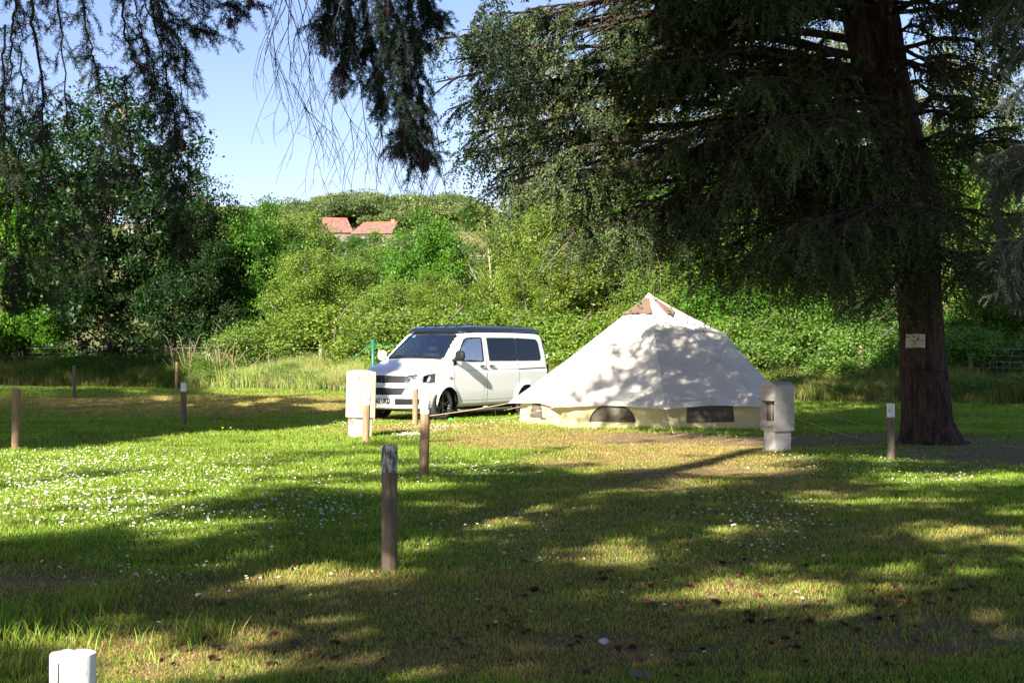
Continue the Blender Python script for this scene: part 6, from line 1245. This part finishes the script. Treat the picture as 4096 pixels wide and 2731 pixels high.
# cedar interior, ground and fence behind it
n = 60000; px = rng.uniform(2650, 4200, n); py = rng.uniform(-150, 1180, n); d = rng.uniform(19.6, 24, n); ok = (vn2(px, py, 120, 59) < .42 + .25 * np.clip((px - 2650) / 500, 0, 1)); px, py, d = px[ok], py[ok], d[ok]; p = np.stack([(px - 2048) / F * d, d, CAMH + (HY - py) / F * d], 1); addc(emit(p[:, 0], p[:, 1], p[:, 2], 8 + rng.random(len(p)) * 2.5))
n = 9000; px = rng.uniform(3520, 3930, n); py = rng.uniform(850, 1790, n); p = np.stack([(px - 2048) / F * 24.1, np.full(n, 24.1), CAMH + (HY - py) / F * 24.1], 1)[vn2(px, py, 60, 66) < .72]; addc(emit(p[:, 0], p[:, 1], p[:, 2], 9.5 + rng.random(len(p)) * 2))
n = 26000; px = rng.uniform(3050, 4250, n); py = rng.uniform(1400, 1760, n); ok = (vn2(px, py * 5, 120, 60) < .66); px, py = px[ok], py[ok]; d = np.minimum(CAMH * F / np.maximum(py - HY, 1), 44.0); z = CAMH + (HY - py) / F * d; x = (px - 2048) / F * d; p = np.stack([x, d, np.maximum(z, 0)], 1); addc(emit(p[:, 0], p[:, 1], p[:, 2], 10 + rng.random(len(p)) * 3))
A = np.concatenate(cast); nd = len(deeps[0]); SZ = np.concatenate(csz); D_ = A[:nd][deeps[0]]; E1 = D_ + sd[None] * rng.uniform(1.2, 6.5, (len(D_), 1)); E2 = D_[::2] + sd[None] * rng.uniform(6, 12, (len(D_[::2]), 1)); n = 90000; ov = np.stack([rng.uniform(-13, 13, n), rng.uniform(-14, 17, n), rng.uniform(8.5, 15.5, n)], 1); kz = ov[:, 2] / sd[2]; gp = ov - sd[None] * kz[:, None]; dk = litval(gp[:, 0], np.maximum(gp[:, 1], 1.5)) < .5  # unseen foliage added along the rays and overhead to block sky light
for ox_, oy_ in ((.5, 0), (-.5, 0), (0, .7), (0, -.7)): dk &= litval(gp[:, 0] + ox_, np.maximum(gp[:, 1] + oy_, 1.5)) < .5
okv = ((gp[:, 1] < 25) & (gp[:, 1] > 4.5) & dk) | (gp[:, 1] <= 2.5) | ((gp[:, 1] > 31) & (gp[:, 0] > 8.5 + (gp[:, 1] - 31) * .1)); ov = ov[okv]; print('overhead', len(ov))
A = np.concatenate([A, E1, E2, ov]); SZ = np.concatenate([SZ, np.full(len(E1) + len(E2), .14), np.full(len(ov), .27)]); A = A + rng.normal(0, .012, A.shape)
inview = (np.abs(A[:, 0]) < A[:, 1] * .345 + .25) & (A[:, 2] < CAMH + .236 * A[:, 1] + .25) & (A[:, 1] > 0)
print('casters', len(A), 'dropped', inview.sum()); A = A[~inview]; SZ = SZ[~inview]
TR = [(spruce, O1, 0), (spr2, O2, 0)]
e4 = empty('shade_tree', (-17.5, 24.0, 0)); tag(e4, 'unseen tall broad tree outside the left edge, its crown shaped to shade the far lawn', 'tree'); e5 = empty('shade_tree', (-14.5, 14.5, 0)); tag(e5, 'unseen tree outside the left edge nearer the camera, its crown shaped to shade the van nose', 'tree')
HOST = [(spruce, O1, 'bark', .26), (spr2, O2, 'bark', .28), (e4, np.array([-17.5, 24.0, 0]), 'bark', .4), (e5, np.array([-14.5, 14.5, 0]), 'bark', .3)]
dist = np.stack([np.hypot(A[:, 0] - h_[1][0], A[:, 1] - h_[1][1]) for h_ in HOST], 1); own = dist.argmin(1)
for k, (e, O, bk, tr_) in enumerate(HOST):
    if k < 2:   # trunk stands behind the picture's edge
        O_ = O.copy()
    a_ = A[own == k]; z_ = SZ[own == k]
    if not len(a_): continue
    N = len(a_); u = rvec(N); w_ = nrm(np.cross(u, rvec(N))); kk = rng.random(N)[:, None]; f = MB()
    f.leaves(a_ - O, u, w_, z_ * rng.uniform(.7, 1.4, N), z_ * .8 * rng.uniform(.7, 1.3, N), np.array([.03, .055, .025]) * (1 - kk) + np.array([.07, .11, .04]) * kk); f.build('crown', M['needle'], e)
    b = MB(); top = a_[:, 2].max() + .5; lean = np.array([0.0, 0, 0])
    tx = [[0, 0, -.2], [.05, 0, top * .4], [0, .05, top]]
    b.tube(tx, [tr_ * 1.25, tr_, .06], 14)
    cell = {}
    for p in a_[::9]: cell.setdefault(tuple((p // 1.5).astype(int)), []).append(p)
    for c_, pl in cell.items():
        if len(pl) < 3: continue
        m_ = np.mean(pl, 0) - O; hz_ = np.hypot(m_[0], m_[1]); zs = max(3.2, min(top - .5, m_[2] - .15 * hz_)); lb = bez(np.array([0, 0, zs]), m_, m_ * [.5, .5, 0] + [0, 0, (zs + m_[2]) / 2 + .3], 7); wp = bez(lb[0], lb[-1], 2 * lb[3] - (lb[0] + lb[-1]) / 2, 16) + O; gq = wp - sd[None] * (wp[:, 2] / sd[2])[:, None]
        hit = (litval(gq[:, 0], np.maximum(gq[:, 1], 1.5)) > .5) | ((gq[:, 1] > 25) & (gq[:, 0] > -12) & (gq[:, 0] < 6.5)); hit &= gq[:, 1] > 4.5
        if hit.mean() > .07: continue
        b.tube(lb, np.linspace(.022, .006, 7), 4, cap=False)
    b.build('trunk', M[bk], e, smooth=True)
